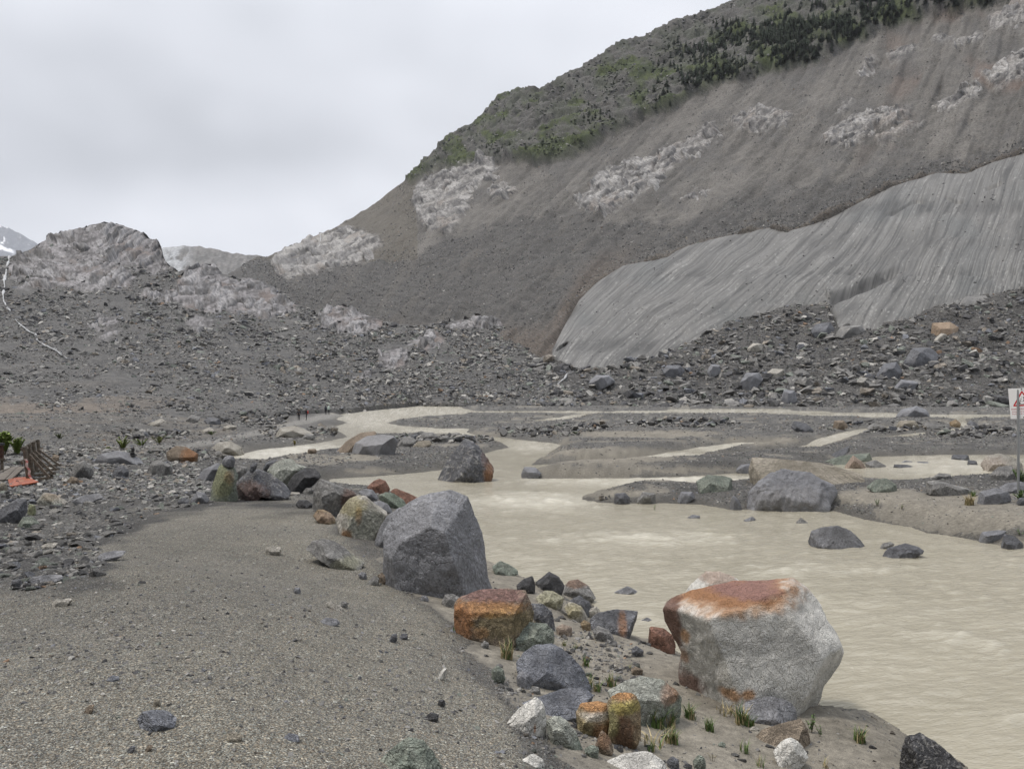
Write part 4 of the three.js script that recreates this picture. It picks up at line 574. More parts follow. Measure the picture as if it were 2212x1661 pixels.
b('C', [735,625,760,570,850,500,920,475,980,480,1060,490,1120,530,1190,560,1205,600,1160,665,1000,690,850,702,760,690], 'slate', 'large sculpted grey boulder across the river with wavy ridges', { rough: .1, facets: 6, res: 4, spots: [[.5, .7, .5, .4, 'sand', .12]] });
b('C', [460,535,520,500,600,505,650,515,655,572,600,590,480,586], 'green', 'flat topped green grey block left of the sculpted boulder', { cut: [[0, .9, .5, .75]] });
b('C', [670,475,700,445,750,440,752,492,690,495], 'slate', 'grey rock behind the left end of the long beige boulder');
b('C', [1150,418,1190,385,1280,345,1285,375,1230,402], 'dark', 'tilted thin dark slab above the long beige boulder');
b('C', [1140,425,1250,395,1390,380,1405,422,1300,428,1200,450], 'green', 'broad grey slab under the tilted dark slab');
b('C', [1255,455,1300,395,1350,430,1375,468,1270,475], 'beige', 'pinkish triangular rock right of the long beige boulder', { spots: [[.5, .5, .8, .8, 'pink', .6]] });
b('C', [1365,435,1420,420,1485,455,1440,470,1370,470], 'grey', 'brown grey rock right of the pinkish triangular rock');
b('C', [1370,565,1420,525,1480,518,1530,550,1535,584,1440,595], 'green', 'rounded green grey rock on the sand right of the long beige boulder');
b('C', [1060,855,1080,800,1140,780,1220,772,1290,800,1340,850,1370,878,1320,905,1180,902,1090,878], 'dark', 'rounded dark boulder in the river, larger of the two', { rough: .05, spots: [[.5, .4, .6, .5, 'white', .08]] });
b('C', [1450,935,1490,890,1580,865,1650,885,1685,910,1600,935,1500,956], 'dark', 'low dark boulder in the river right of the larger rounded one', {});
b('C', [1440,893,1460,865,1500,858,1525,870,1500,890,1450,908], 'grey', 'small wet rock just behind the low dark river boulder');
b('C', [405,729,440,712,495,720,470,736,420,740], 'slate', 'small grey rock awash in the river left of the sculpted boulder', { p: 2 });
b('C', [700,748,760,722,787,742,720,754], 'slate', 'small tilted rock awash below the sculpted boulder', { p: 2 });
b('C', [985,764,1020,728,1070,763,1000,769], 'grey', 'small pyramid rock awash right below the sculpted boulder', { p: 2 });
b('C', [1690,592,1695,535,1740,530,1830,555,1935,580,1930,604,1870,614,1800,602], 'grey', 'long white veined slab on the sand bar at right', { vein: 'white' });
b('C', [1965,645,1980,590,2060,570,2130,590,2150,632,2080,655,1980,660], 'slate', 'grey boulder beside the dry grass below the sign');
b('C', [1980,445,2010,400,2080,385,2150,400,2200,430,2215,475,2150,494,2030,490], 'pale', 'large pale speckled boulder in the water near the sign', { spots: [[.3, .6, .4, .5, 'pink', .3]] });
b('C', [2035,495,2080,455,2150,450,2180,505,2130,530,2040,520], 'grey', 'flat grey rock in front of the pale speckled boulder');
b('C', [2070,575,2120,545,2200,535,2260,560,2250,600,2130,600], 'slate', 'dark flat rock below the sign at the right picture edge');
b('C', [1825,425,1830,392,1920,393,1928,420,1850,432], 'dark', 'dark rectangular rock in the right side channel');
b('C', [1910,458,1915,420,1960,425,1972,458], 'dark', 'small dark cube in the channel left of the pale speckled boulder');
b('C', [1515,463,1520,443,1590,445,1640,460,1560,469], 'dark', 'long low dark rock in the channel right of the brown grey rock');
b('C', [1550,435,1580,422,1620,428,1625,440,1570,441], 'slate', 'small low stone upstream of the long low dark rock');
b('C', [1630,440,1650,428,1705,430,1710,441,1650,445], 'slate', 'thin flat stone in the channel middle');
b('C', [1720,515,1760,490,1820,495,1830,520,1740,524], 'grey', 'flat grey rock in shallow water above the white veined slab');
b('C', [1970,852,1990,805,2080,795,2120,800,2110,845,2030,860], 'slate', 'bluish low boulder at the right shore of the river');
b('C', [2090,884,2110,815,2170,830,2215,872,2195,900,2120,900], 'dark', 'dark cracked rock at the right shore by the picture edge');
b('C', [2175,650,2190,622,2240,620,2260,660,2200,666], 'dark', 'small dark rock at the right picture edge on the sand');
b('C', [20,652,25,600,80,595,105,620,102,656,40,660], 'dark', 'dark cube at the water front left of the twin grey cobbles');
b('C', [140,642,175,590,240,600,246,642,200,658], 'grey', 'rounded grey cobble at the water front of the right bar');
b('C', [355,642,380,590,440,590,456,618,400,650], 'slate', 'blue grey stone at the water front nearest the sculpted boulder');
b('C', [640,684,650,600,685,630,708,682,680,692], 'slate', 'narrow upright stone at the left foot of the sculpted boulder');
b('C', [965,245,985,210,1050,225,1095,262,1020,272], 'dark', 'dark blue wedge boulder far out on the gravel plain');
b('C', [1190,248,1200,210,1250,208,1275,240,1230,258], 'brown', 'brown cube boulder right of the dark blue wedge boulder');
b('C', [1370,247,1410,222,1475,240,1430,255], 'grey', 'low grey boulder in the thin channel on the gravel plain');
b('C', [1525,243,1550,210,1630,208,1660,245,1590,254], 'beige', 'tan grey block beside the far channel');
b('C', [1660,250,1700,215,1790,240,1720,254], 'grey', 'row of low grey rock right of the tan grey block');
b('C', [1815,218,1850,203,1878,225,1870,243,1820,245], 'rust', 'rusty brown boulder where the thin channel bends');
b('C', [1525,187,1560,150,1640,130,1690,150,1715,187,1620,193], 'slate', 'wide grey slab rising from the far channel');
b('C', [1900,228,1930,208,1970,230,2045,236,2040,248,1950,248], 'dark', 'dark low rock pair right of the rusty brown boulder');
b('A', [1260,245,1290,222,1360,230,1375,262,1300,270], 'dark', 'dark slab in the far left rubble pile near the walkers');
b('A', [910,265,1000,230,1030,245,960,280], 'pale', 'pale flat slab in the far left rubble');
b('A', [1250,303,1300,285,1330,300,1310,328,1260,325], 'pale', 'pale beige rock below the dark slab of the far rubble pile');
b('A', [1290,430,1350,380,1430,370,1500,410,1520,442,1440,455,1330,446], 'pale', 'wide pale faceted rock on the left bank of the stream');
b('A', [1700,345,1740,290,1830,275,1900,300,1960,332,1880,350,1780,340], 'pale', 'pale layered rock pile below the walkers');
b('A', [1870,355,1900,325,1950,330,1960,352,1900,362], 'grey', 'grey slab right of the pale layered rock pile');
b('A', [50,503,90,475,150,480,145,513,70,519], 'grey', 'white topped slab behind the grey plank deck');
b('A', [310,485,330,450,365,460,362,495,325,500], 'brown', 'brown boulder behind the timber frames');
b('A', [1150,240,1190,205,1250,225,1220,250,1170,256], 'grey', 'grey slab at the left end of the far rubble pile');
b('A', [1440,200,1470,160,1510,155,1515,190,1480,205], 'slate', 'grey boulder on top of the far rubble pile');
b('A', [1380,285,1420,270,1480,280,1450,300,1400,300], 'pale', 'light slab in the path of the left bank');
// large boulders of the right rubble slope
const SL = { slope: 1, res: 3.5 };
b('G', [1250,462,1270,430,1340,420,1362,460,1330,488,1270,487], 'dark', 'dark boulder under the notch between the two ice lobes', SL);
b('G', [1355,483,1390,440,1480,435,1500,460,1440,494], 'grey', 'cracked light grey boulder right of the dark boulder under the ice notch', SL);
b('G', [1670,602,1710,540,1790,535,1830,570,1825,622,1740,652,1680,644], 'dark', 'largest dark blue grey boulder on the right rubble slope', SL);
b('G', [1545,662,1580,610,1640,600,1665,640,1640,694,1560,699], 'dark', 'dark blue grey boulder left below the largest one on the rubble slope', SL);
b('G', [930,692,960,650,1020,650,1035,680,1000,718,940,724], 'slate', 'grey pointed boulder in the middle of the right rubble slope', SL);
b('G', [580,642,600,615,660,615,685,640,650,674,600,674], 'dark', 'dark boulder in the rubble right below the ice front', SL);
b('G', [245,692,280,660,340,660,370,690,300,719], 'slate', 'low dark boulder below the left tip of the ice', SL);
b('G', [1790,482,1800,425,1880,420,1930,450,1900,479], 'rust', 'big orange brown boulder high on the right rubble slope', { slope: 1, res: 3.5, spots: [[.5, .5, .7, .7, 'pink', .4]] });
b('G', [1920,343,1950,305,2040,300,2065,330,2000,362], 'grey', 'large grey slab at the upper edge of the rubble beside the ice', SL);
b('G', [960,542,990,515,1030,520,1040,545,980,558], 'pale', 'pale boulder on the rubble in front of the ice', SL);
b('G', [1040,658,1080,630,1130,635,1120,668,1060,674], 'pale', 'broad pale boulder right of the grey pointed boulder', SL);
b('G', [780,643,800,610,840,615,845,648,800,669], 'slate', 'blue grey boulder between the dark boulder and the grey pointed boulder', SL);
b('G', [1115,774,1130,725,1180,730,1190,774,1140,790], 'slate', 'dark rock low on the rubble slope above the far channel', SL);
b('G', [1620,723,1660,680,1740,690,1720,724,1650,735], 'slate', 'dark slab below the largest dark blue grey boulder', SL);
b('G', [1510,734,1540,700,1590,705,1600,738,1540,749], 'grey', 'grey boulder left of the dark slab low on the rubble slope', SL);
b('G', [1805,500,1840,470,1868,478,1860,505,1820,512], 'pale', 'pale block touching the lower left of the orange brown boulder', SL);

function onHill(x, y) { const i = (x - H1X0) / H1S, v = (y - lerpPts(TOE1, x) - 2) / (lerpPts(CREST, x) - lerpPts(TOE1, x) - 2); return hill.at(clamp(i, 0, H1N - 2), clamp(v * (H1R - 1), 0, H1R - 2)); }
function onMtn(x, y) { const i = (x - M2X0) / M2S, ty = lerpPts(TOE2, x) + 3, v = (y - ty) / (lerpPts(SKY2, x) - ty); return mtn.at(clamp(i, 0, M2N - 2), clamp(v * (M2R - 1), 0, M2R - 2)); }
// ------------------------------------------------------------------ loose stones
function poolStone(k, n) {          // an angular fragment: the hull of a few points
  const keep = seed; seed = 555 + k * 131; const pts = [];
  for (let i = 0; i < n; i++) { const z = rr(-1, 1), a = rr(0, 6.283), r = Math.sqrt(1 - z * z), q = rr(.75, 1.1); pts.push(V(Math.cos(a) * r * q, z * q, Math.sin(a) * r * q)); }
  const g = new ConvexGeometry(pts), p = g.attributes.position, uv = new Float32Array(p.count * 2); for (let i = 0; i < p.count; i++) { uv[i * 2] = p.getX(i) * .7 + p.getY(i) * .4; uv[i * 2 + 1] = p.getZ(i) * .7 - p.getY(i) * .4; }
  g.setAttribute('uv', new THREE.BufferAttribute(uv, 2)); g.computeVertexNormals(); seed = keep; return g;
}
const POOL = [...Array(9).keys()].map((k) => poolStone(k, 9 + k % 4)), POOLH = [...Array(12).keys()].map((k) => poolStone(k + 20, 12 + k % 5));
const stoneMat = stdm({ color: new THREE.Color(2.1, 2.1, 2.1), map: T.rock, roughness: 0.85 });
const TONES = { grey: [.125, .123, .12], dark: [.06, .06, .063], mid: [.19, .186, .178], pale: [.3, .292, .272], tan: [.2, .178, .15], rust: [.2, .135, .09], green: [.15, .165, .145], blue: [.135, .142, .16] };
const TKEYS = Object.keys(TONES), TONEM = {}; for (const k of TKEYS) TONEM[k] = stdm({ color: new THREE.Color(...TONES[k].map((t) => t / 0.52)), map: T.rock, bumpMap: T.rockB, bumpScale: 0.03, roughness: 0.8 });
const pickTone = () => { const u = rnd(); return u < .3 ? 'grey' : u < .5 ? 'dark' : u < .72 ? 'mid' : u < .8 ? 'pale' : u < .87 ? 'tan' : u < .878 ? 'rust' : u < .95 ? 'green' : 'blue'; };
const qt = new THREE.Quaternion(), eu = new THREE.Euler();
const stuffLists = {};
function pile(name, label, pts) {        // stones too many to count: [pos, radius, flatness, colour]
  const by = POOL.map(() => []); pts.forEach((p, i) => by[i % POOL.length].push(p));
  by.forEach((list, k) => {
    if (!list.length) return; const im = new THREE.InstancedMesh(POOL[k], stoneMat, list.length), m = new THREE.Matrix4(), c = new THREE.Color();
    list.forEach((p, i) => { eu.set(rr(-.35, .35), rr(0, 6.28), rr(-.35, .35)); m.compose(p[0], qt.setFromEuler(eu), V(p[1], p[1] * p[2], p[1] * rr(.55, .95))); im.setMatrixAt(i, m); im.setColorAt(i, c.setRGB(...p[3])); });
    add(im, name); tag(im, label, null, null, 'stuff');
  });
}
const toneCol = (k, v = .22) => { const t = TONES[k], s = 1 + rr(-v, v) ; return t.map((q) => q * s); };
const pareto = (a, b, al) => { const u = rnd(); return Math.min(b, a * (1 - u * 0.999) ** (-1 / al)); };
function oneStone(pos, r, flat, tone, name, label, cat, group) { const m = new THREE.Mesh(POOLH[Math.floor(rnd() * POOLH.length)], TONEM[tone]); m.scale.set(r, r * flat, r * rr(.6, .9)); m.rotation.set(rr(-.2, .2), rr(0, 6.28), rr(-.2, .2)); m.position.copy(pos); add(m, name); tag(m, label, cat, group); }
const TW = { grey: 'grey', dark: 'dark grey', mid: 'light grey', pale: 'whitish', tan: 'tan', rust: 'rusty', green: 'greenish', blue: 'blue grey' };
function scatter(list, indiv, spec) {   // list of [pos, radius, px, flat]; the largest become things of their own
  list.sort((p, q) => q[2] - p[2]);
  list.slice(0, indiv).forEach((p) => { const t = pickTone(), q = projD(p[0]); oneStone(p[0], p[1], p[3], t, spec.name, `${p[2] > spec.big ? 'large' : 'small'} ${TW[t]} ${p[3] < .5 ? 'slab' : 'block'} ${spec.where(q[0], q[1])}`, spec.cat, spec.group + ', ' + TW[t]); });
  pile(spec.stuff, spec.stuffLabel, list.slice(indiv).map((p) => [p[0], p[1], p[3], toneCol(spec.tone ? spec.tone() : pickTone())]));
}
// rubble on the left hill
{
  const L = [];
  for (let k = 0; k < 170000; k++) {
    const i = rr((-60 - H1X0) / H1S, H1N - 2), j = rr(1, H1R - 4), e = hill.ext[Math.round(j) * H1N + Math.round(i)]; if (e === 3 && rnd() > .06) continue;
    const p = hill.at(i, j), q = projD(p), d = q[2]; if (d < 60) continue; const cl = fbm(q[0] * 0.02, q[1] * 0.045, 16, 3), dens = 0.4 + 2.6 * fbm(q[0] * 0.012, q[1] * 0.03, 6, 3) + (q[0] < 330 && q[1] > 800 ? -0.25 : 0.1); if (rnd() > dens + .25) continue;
    const px = pareto(2.1, 17, 1.9) * clamp(1 + 1.6 * cl, .6, 1.7) * (e === 3 ? .7 : 1), r = px * 0.5 * d / FPX; p.y += r * 0.12; L.push([p, r, px, rr(.38, .75)]);
  }
  scatter(L, 150, { name: 'hillside_boulder', big: 11, where: (x, y) => `${y < 740 ? 'high on' : y < 810 ? 'half way up' : 'low on'} the rubble slope ${x < 250 ? 'below the knob' : x < 550 ? 'right of the knob' : x < 850 ? 'above the walkers' : 'toward the ice front'}`, cat: 'boulder', group: 'boulders on the left rubble slope', stuff: 'hillside_rubble', stuffLabel: 'dark grey rubble covering the left hillside' });
}
// right side: moraine at the foot, scree above the ice, sparse stones higher up
{
  const Mo = [], Sc = [], Vg = [];
  for (let k = 0; k < 330000; k++) {
    const i = rr(0, (2330 - M2X0) / M2S), j = rr(0, M2R - 2), e = mtn.ext[Math.round(j) * M2N + Math.round(i)]; if (e === 9 || e === 3) continue;
    const p = mtn.at(i, j), q = projD(p), d = q[2]; if (q[1] < -20 || q[0] < 520) continue;
    const n = fbm(q[0] * 0.014, q[1] * 0.02, 3, 3);
    if (e === 1) { const cl = fbm(q[0] * 0.018, q[1] * 0.035, 26, 3); if (rnd() > .8 + 1.2 * cl) continue; const low = sst(600, 880, q[1]), px = pareto(mix(2.2, 2.9, low), mix(18, 34, low), 1.7) * clamp(1 + 1.5 * n, .6, 1.8), r = px * .5 * d / FPX; p.y += r * .1; Mo.push([p, r, px, rr(.4, .75)]); }
    else if (e === 4) { if (rnd() > .5 + n) continue; const px = pareto(1.7, 7, 2.4), r = px * .5 * d / FPX; Sc.push([p, r, px, rr(.45, .8)]); }
    else if (e === 5) { if (rnd() > .22 + .8 * n) continue; const px = pareto(1.5, 6, 2.5), r = px * .5 * d / FPX; Sc.push([p, r, px, rr(.45, .8)]); }
    else if (e === 2) { if (rnd() > .16 + .3 * n) continue; const px = pareto(2, 9, 2.2), r = px * .5 * d / FPX; Vg.push([p, r, px, rr(.5, .9)]); }
  }
  scatter(Mo, 240, { name: 'moraine_boulder', big: 18, where: (x, y) => `${y < 740 ? 'high in' : y < 820 ? 'half way up' : 'low in'} the rubble ${x < 1350 ? 'below the left ice tip' : x < 1700 ? 'below the middle of the ice' : x < 1950 ? 'below the ice notch' : 'left of the sign'}`, cat: 'boulder', group: 'boulders of the right rubble slope', stuff: 'moraine_rubble', stuffLabel: 'angular grey rubble heaped below the glacier ice' });
  pile('scree_stones', 'fine grey scree on the right valley side', Sc.map((p) => [p[0], p[1], p[3], toneCol(rnd() < .55 ? (rnd() < .5 ? 'grey' : 'dark') : pickTone())]));
  pile('slope_rocks', 'scattered rocks among grass on the upper slope', Vg.map((p) => [p[0], p[1], p[3], toneCol(rnd() < .5 ? 'dark' : 'mid')]));
}
// the line of dark debris creeping over the upper edge of the ice
{ const L = []; for (let k = 0; k < 4200; k++) { const x = rr(1225, 2260), y = lerpPts(ICE_T, x) + (rnd() ** 1.4) * -34 + 3 + 5 * n3(x * .03, 2, 9), p = onMtn(x, y), q = projD(p); const px = pareto(1.6, 7, 2.1); p.y += px * .1 * q[2] / FPX; L.push([p, px * .5 * q[2] / FPX, .6, toneCol(pickTone())]); } pile('edge_debris', 'dark debris band along the upper edge of the ice', L); }
// stones lying on the ice
{ const L = []; for (let k = 0; k < 5200; k++) { const i = rr(5, 470), j = rr(4, 140), p = iceSheet.at(i, j), q = projD(p); if (q[0] > 2240 || rnd() > .3 + 1.6 * fbm(q[0] * .02, q[1] * .02, 44, 3)) continue; const px = pareto(1.6, 7, 2.3); L.push([p, px * .5 * q[2] / FPX, .5, toneCol(rnd() < .5 ? 'dark' : pickTone())]); } pile('ice_debris', 'scattered stones stuck on the dirty glacier ice', L); }
// valley floor: cobbles at left, gravel of the bars, pebbles of the path
{
  const Co = [], Ba = [], Pa = [], Ra = [], Lf = []; const yr = rowsD.length;
  const RUB = [[1160, 935, 90, 10], [1480, 915, 110, 9], [930, 950, 150, 8], [1250, 925, 60, 8], [560, 905, 90, 14], [650, 935, 90, 10], [700, 900, 60, 8], [1900, 925, 120, 10], [2100, 935, 120, 12], [1300, 1080, 50, 6], [400, 985, 90, 14], [330, 940, 80, 10]];
  for (let k = 0; k < 620000; k++) {
    const i = rr(60, GNX - 45), j = rnd() < .55 ? rr(yr - 95, yr - 2) : rr(0, yr - 2), s = floor.ext[Math.round(j) * GNX + Math.round(i)]; if (s < 0.02) continue; if (rowsD[Math.round(j)] > 14 && s < .12 + rowsD[Math.round(j)] * .006) continue;
    const p = floor.at(i, j), q = projD(p), d = q[2]; if (q[0] < -40 || q[0] > 2260 || q[1] > 1700 || q[1] < 872) continue;
    if ((q[0] > 618 && q[0] < 728 && q[1] < 922) || (Math.abs(q[0] - 285) < 12 && q[1] > 985 && q[1] < 1016)) continue; const u = d / FPX, n = fbm(p.x * .5, 3, p.z * .5, 3), n2 = fbm(p.x * .12, 8, p.z * .12, 3);
    if (sdPoly(COBBLE, q[0] + 40 * n, q[1]) < 0) { if (rnd() > .55) continue; const px = pareto(4.5, 40, 1.75) * clamp(12 / d, .55, 1.15); Co.push([p, px * .5 * u, px, rr(.35, .7)]); continue; }
    if (sdPoly(PATH, q[0], q[1]) < 0) { if (rnd() > .5 + .7 * n) continue; const px = pareto(2, 16, 2.1) * clamp(6 / d, .5, 1.2); Pa.push([p, px * .5 * u, px, rr(.4, .8)]); continue; }
    let rub = 0; for (const b of RUB) rub = Math.max(rub, Math.exp(-(((q[0] - b[0]) / b[2]) ** 2) - ((q[1] - b[1]) / b[3]) ** 2));
    if (rub > .3 && rnd() < rub * .25) { const px = pareto(5, 24, 1.9); p.y += px * .2 * u; Ra.push([p, px * .5 * u, px, rr(.4, .7)]); continue; }
    if (d > 24 && q[0] < 760 && p.x < -2) { if (rnd() > .3 + n2 || (Math.abs(q[0] - 675) < 55 && q[1] > 893 && q[1] < 925)) continue; const px = pareto(2.2, 12, 2.0); Lf.push([p, px * .5 * u, px, rr(.4, .7)]); continue; }
    if (d > 13) { if (rnd() > (sandyAt[Math.round(j) * GNX + Math.round(i)] ? 0.04 : .42 + 1.2 * n2 - .4 * n)) continue; const px = pareto(2.4, 8, 2.2); Ba.push([p, px * .5 * u, px, rr(.4, .7)]); continue; }
    if (q[0] > 950 && rnd() < .05 + (q[0] < 1380 && q[1] > 1330 ? .5 * sst(.12, -.1, n) : 0)) { const px = pareto(3.6, 22, 1.7); Pa.push([p, px * .5 * u, px, rr(.5, .85)]); }
  }
  scatter(Co, 220, { name: 'cobble', big: 22, where: (x, y) => `in the cobbles ${y < 1030 ? 'beside the timber barriers' : y < 1100 ? 'below the orange sheet' : 'along the path border'}, ${x < 150 ? 'far left' : x < 300 ? 'mid field' : 'toward the lichen rock'}`, cat: 'stone', group: 'cobbles left of the path', stuff: 'cobble_stones', stuffLabel: 'flat grey cobbles spread left of the path' });
  scatter(Pa, 110, { name: 'pebble', big: 8, where: (x, y) => `on the path ${y < 1250 ? 'toward its far end' : y < 1450 ? 'half way along' : 'near the bottom edge'}, ${x < 400 ? 'left side' : x < 800 ? 'middle' : 'by the sandy bank'}`, cat: 'pebble', group: 'loose pebbles of the path', stuff: 'path_pebbles', stuffLabel: 'small pebbles strewn over the gravel path', tone: () => rnd() < .35 ? 'grey' : pickTone() });
  scatter(Ra, 160, { name: 'rubble_block', big: 12, where: (x, y) => `in a rubble heap ${x < 480 ? 'behind the cairn' : x < 780 ? 'below the walkers' : x < 1080 ? 'behind the pyramid rock' : x < 1400 ? 'at the left end of the gravel plain' : x < 1750 ? 'in the middle of the gravel plain' : 'on the far right plain'}`, cat: 'stone', group: 'rubble heaps of the valley floor', stuff: 'rubble_stones', stuffLabel: 'broken stones of the low rubble heaps' });
  scatter(Lf, 90, { name: 'field_stone', big: 10, where: (x, y) => `on the stony ground ${y < 925 ? 'at the slope foot' : 'before the slope'}, ${x < 200 ? 'behind the timber barriers' : x < 450 ? 'around the green shrubs' : 'left of the stream'}`, cat: 'stone', group: 'stones on the left valley floor', stuff: 'field_stones', stuffLabel: 'small stones covering the left valley floor' });
  pile('bar_gravel', 'grey gravel of the river bars', Ba.map((p) => [p[0], p[1], p[3], toneCol(rnd() < .3 ? 'grey' : pickTone(), .3)]));
}
// ------------------------------------------------------------------ conifers and shrubs of the upper slope
function conifer(k) {
  const keep = seed; seed = 8100 + k * 17; const pos = [], col = [];
  const layers = 9, w = rr(.2, .3);
  for (let l = 0; l < layers; l++) { const y = .12 + .86 * l / layers, R = w * (1 - l / layers) ** .8 * rr(.8, 1.15) + .02, nb = 9 - Math.floor(l / 2);
    for (let q = 0; q < nb; q++) { const a = q / nb * 6.283 + rr(-.4, .4), r = R * rr(.6, 1.2), t = rr(.12, .3), ca = Math.cos(a), sa = Math.sin(a), yt = y + rr(.06, .14), yd = y - rr(.02, .06), g = rr(.7, 1.3);
      const tri = [[0, yt, 0], [Math.cos(a - t * 2.2) * r * .7, y, Math.sin(a - t * 2.2) * r * .7], [ca * r, yd, sa * r], [0, yt, 0], [ca * r, yd, sa * r], [Math.cos(a + t * 2.2) * r * .7, y, Math.sin(a + t * 2.2) * r * .7]];
      for (const v of tri) { pos.push(...v); col.push(.03 * g, .045 * g, .026 * g); } } }
  const c = new THREE.BufferGeometry(); c.setAttribute('position', new THREE.Float32BufferAttribute(pos, 3)); c.setAttribute('color', new THREE.Float32BufferAttribute(col, 3)); c.computeVertexNormals();
  seed = keep; return c;
}
const CON = [0, 1, 2, 3].map(conifer), TRUNK = new THREE.CylinderGeometry(.008, .02, .8, 6).translate(0, .36, 0);
const leafM = stdm({ vertexColors: true, roughness: .9, side: THREE.DoubleSide }), barkM = stdm({ color: new THREE.Color(.06, .048, .04), roughness: .95 });
{
  const tr = [], sh = [];
  for (let k = 0; k < 90000; k++) {
    const i = rr((880 - M2X0) / M2S, (2230 - M2X0) / M2S), j = rr(20, M2R - 3), e = mtn.ext[Math.round(j) * M2N + Math.round(i)]; if (e !== 2) continue;
    const p = mtn.at(i, j), q = projD(p); if (q[1] < -30) continue;
    const n = fbm(q[0] * .012, q[1] * .02, 12, 3), up = lerpPts(VEG, q[0]) - q[1], wood = sst(1400, 1560, q[0]) * sst(150, 90, up) + .10 * sst(900, 1000, q[0]) * sst(130, 60, up);
    if (rnd() < wood * (.1 + .7 * sst(-.05, .18, n))) tr.push([p, rr(5, 11) * (q[0] < 1400 ? .7 : 1), q[2]]);
    else if (rnd() < .16 + .9 * n) sh.push([p, rr(.6, 1.7)]);
  }
  tr.sort((a, b) => b[1] / b[2] - a[1] / a[2]);
  const proto = CON.map((g) => { const o = new THREE.Group(); o.name = 'x'; add(new THREE.Mesh(TRUNK, barkM), 'trunk', o); add(new THREE.Mesh(g, leafM), 'crown', o); return o; });
  tr.slice(0, 280).forEach(([p, h], k) => { const o = proto[k % 4].clone(); add(o, 'conifer_tree'); o.position.copy(p); o.position.y -= h * .05; o.scale.set(h * 1.15, h, h * 1.15); o.rotation.y = rr(0, 6); const q = projD(p); tag(o, `dark conifer ${q[0] < 1400 ? 'among the crags left of the wood' : q[0] < 1560 ? 'at the left border of the wood' : q[0] < 1700 ? 'left half of the wood' : q[0] < 1850 ? 'right half of the wood' : 'right of the wood'}, ${lerpPts(VEG, q[0]) - q[1] < 40 ? 'at the bare slope edge' : q[1] < 30 ? 'at the top picture edge' : 'amid the others'}`, 'tree', 'conifers of the upper slope'); });
  const rest = tr.slice(280, 1400), m = new THREE.Matrix4(), one = mergeGeometries([CON[1]]); const im = new THREE.InstancedMesh(one, leafM, Math.max(1, rest.length));
  rest.forEach(([p, h], k) => { eu.set(0, rr(0, 6), 0); m.compose(p.clone().setY(p.y - h * .05), qt.setFromEuler(eu), V(h, h, h)); im.setMatrixAt(k, m); }); add(im, 'conifer_wood'); tag(im, 'distant conifer wood on the upper slope', null, null, 'stuff');
  const sg = mergeGeometries([...Array(5).keys()].map((k) => { const g = new THREE.IcosahedronGeometry(.5, 1); const a = g.attributes.position; for (let t = 0; t < a.count; t++) { const x = a.getX(t), y = a.getY(t), z = a.getZ(t), s = 1 + .7 * n3(x * 5 + k * 3, y * 5, z * 5); a.setXYZ(t, x * s + Math.cos(k * 1.3) * .5, y * s * .6 + .15, z * s + Math.sin(k * 1.3) * .5); } g.computeVertexNormals(); return g; }));
  const si = new THREE.InstancedMesh(sg, stdm({ color: 0xffffff, roughness: .95 }), sh.length), c = new THREE.Color();
  sh.forEach(([p, r], k) => { eu.set(0, rr(0, 6), 0); m.compose(p, qt.setFromEuler(eu), V(r, r * .9, r)); si.setMatrixAt(k, m); const g = rr(.6, 1.4); si.setColorAt(k, c.setRGB(.026 * g, .037 * g, .018 * g)); }); add(si, 'dwarf_shrubs'); tag(si, 'low dark green shrub cover on the upper slope', null, null, 'stuff');
}
// ------------------------------------------------------------------ falling and rushing water
const foamM = stdm({ color: new THREE.Color(.46, .47, .48), roughness: .6, bumpMap: T.waterB, bumpScale: .2 });
function torrents(name, label, pts, on, w, n = 3, j = 2) { const o = new THREE.Group(); add(o, name); tag(o, label, 'waterfall'); for (let k = 0; k < n; k++) torrent('strand', pts.map(([x, y]) => [x + rr(-j, j), y + rr(-1, 1)]), on, w, o, k * 9.1); }
function torrent(name, pts, on, wpx, parent, sd) {
  const P = []; for (let s = 0; s < pts.length - 1; s++) for (let k = 0; k < 8; k++) P.push([mix(pts[s][0], pts[s + 1][0], k / 8), mix(pts[s][1], pts[s + 1][1], k / 8)]); P.push(pts[pts.length - 1]);
  const pos = [], idx = [], uv = [];
  P.forEach(([x, y], k) => { const p = on(x, y), d = -p.z, w = wpx * Math.max(.02, 2.6 * n3(k * .33 + sd, 2.5, wpx) + .35) * d / FPX * .5, a = V(-.05, .75, .66), jx = n3(k * .5, 6, 1) * w * .6; for (let c = 0; c < 5; c++) { const t = c / 2 - 1; pos.push(p.x + t * w + jx, p.y + a.y * (1.6 - t * t * 1.8) * w * .5 + .6, p.z + a.z * ((1.6 - t * t * 1.8) * w * .5 + .9)); uv.push(c / 4, k / 6); } });
  for (let k = 0; k < P.length - 1; k++) for (let c = 0; c < 4; c++) { const a = k * 5 + c; idx.push(a, a + 5, a + 6, a, a + 6, a + 1); }
  const g = new THREE.BufferGeometry(); g.setAttribute('position', new THREE.Float32BufferAttribute(pos, 3)); g.setAttribute('uv', new THREE.Float32BufferAttribute(uv, 2)); g.setIndex(idx); g.computeVertexNormals();
  add(new THREE.Mesh(g, foamM), name, parent);
}
torrents('waterfall', 'thin white waterfall down the left flank of the rock knob', [[22, 558], [14, 574], [12, 605], [9, 623], [6, 647], [16, 668], [22, 676]], onHill, 4);
torrents('waterfall', 'broken white cascade over rubble below the left waterfall', [[10, 698], [31, 692], [59, 714], [78, 726], [81, 740], [97, 752], [121, 761], [142, 775]], onHill, 3, 3, 3);
torrents('waterfall', 'narrow waterfall on the pale cliff above the valley head', [[694, 507], [692, 528], [685, 545], [679, 560], [673, 578], [668, 590]], onMtn, 2.5, 2, 1.5);
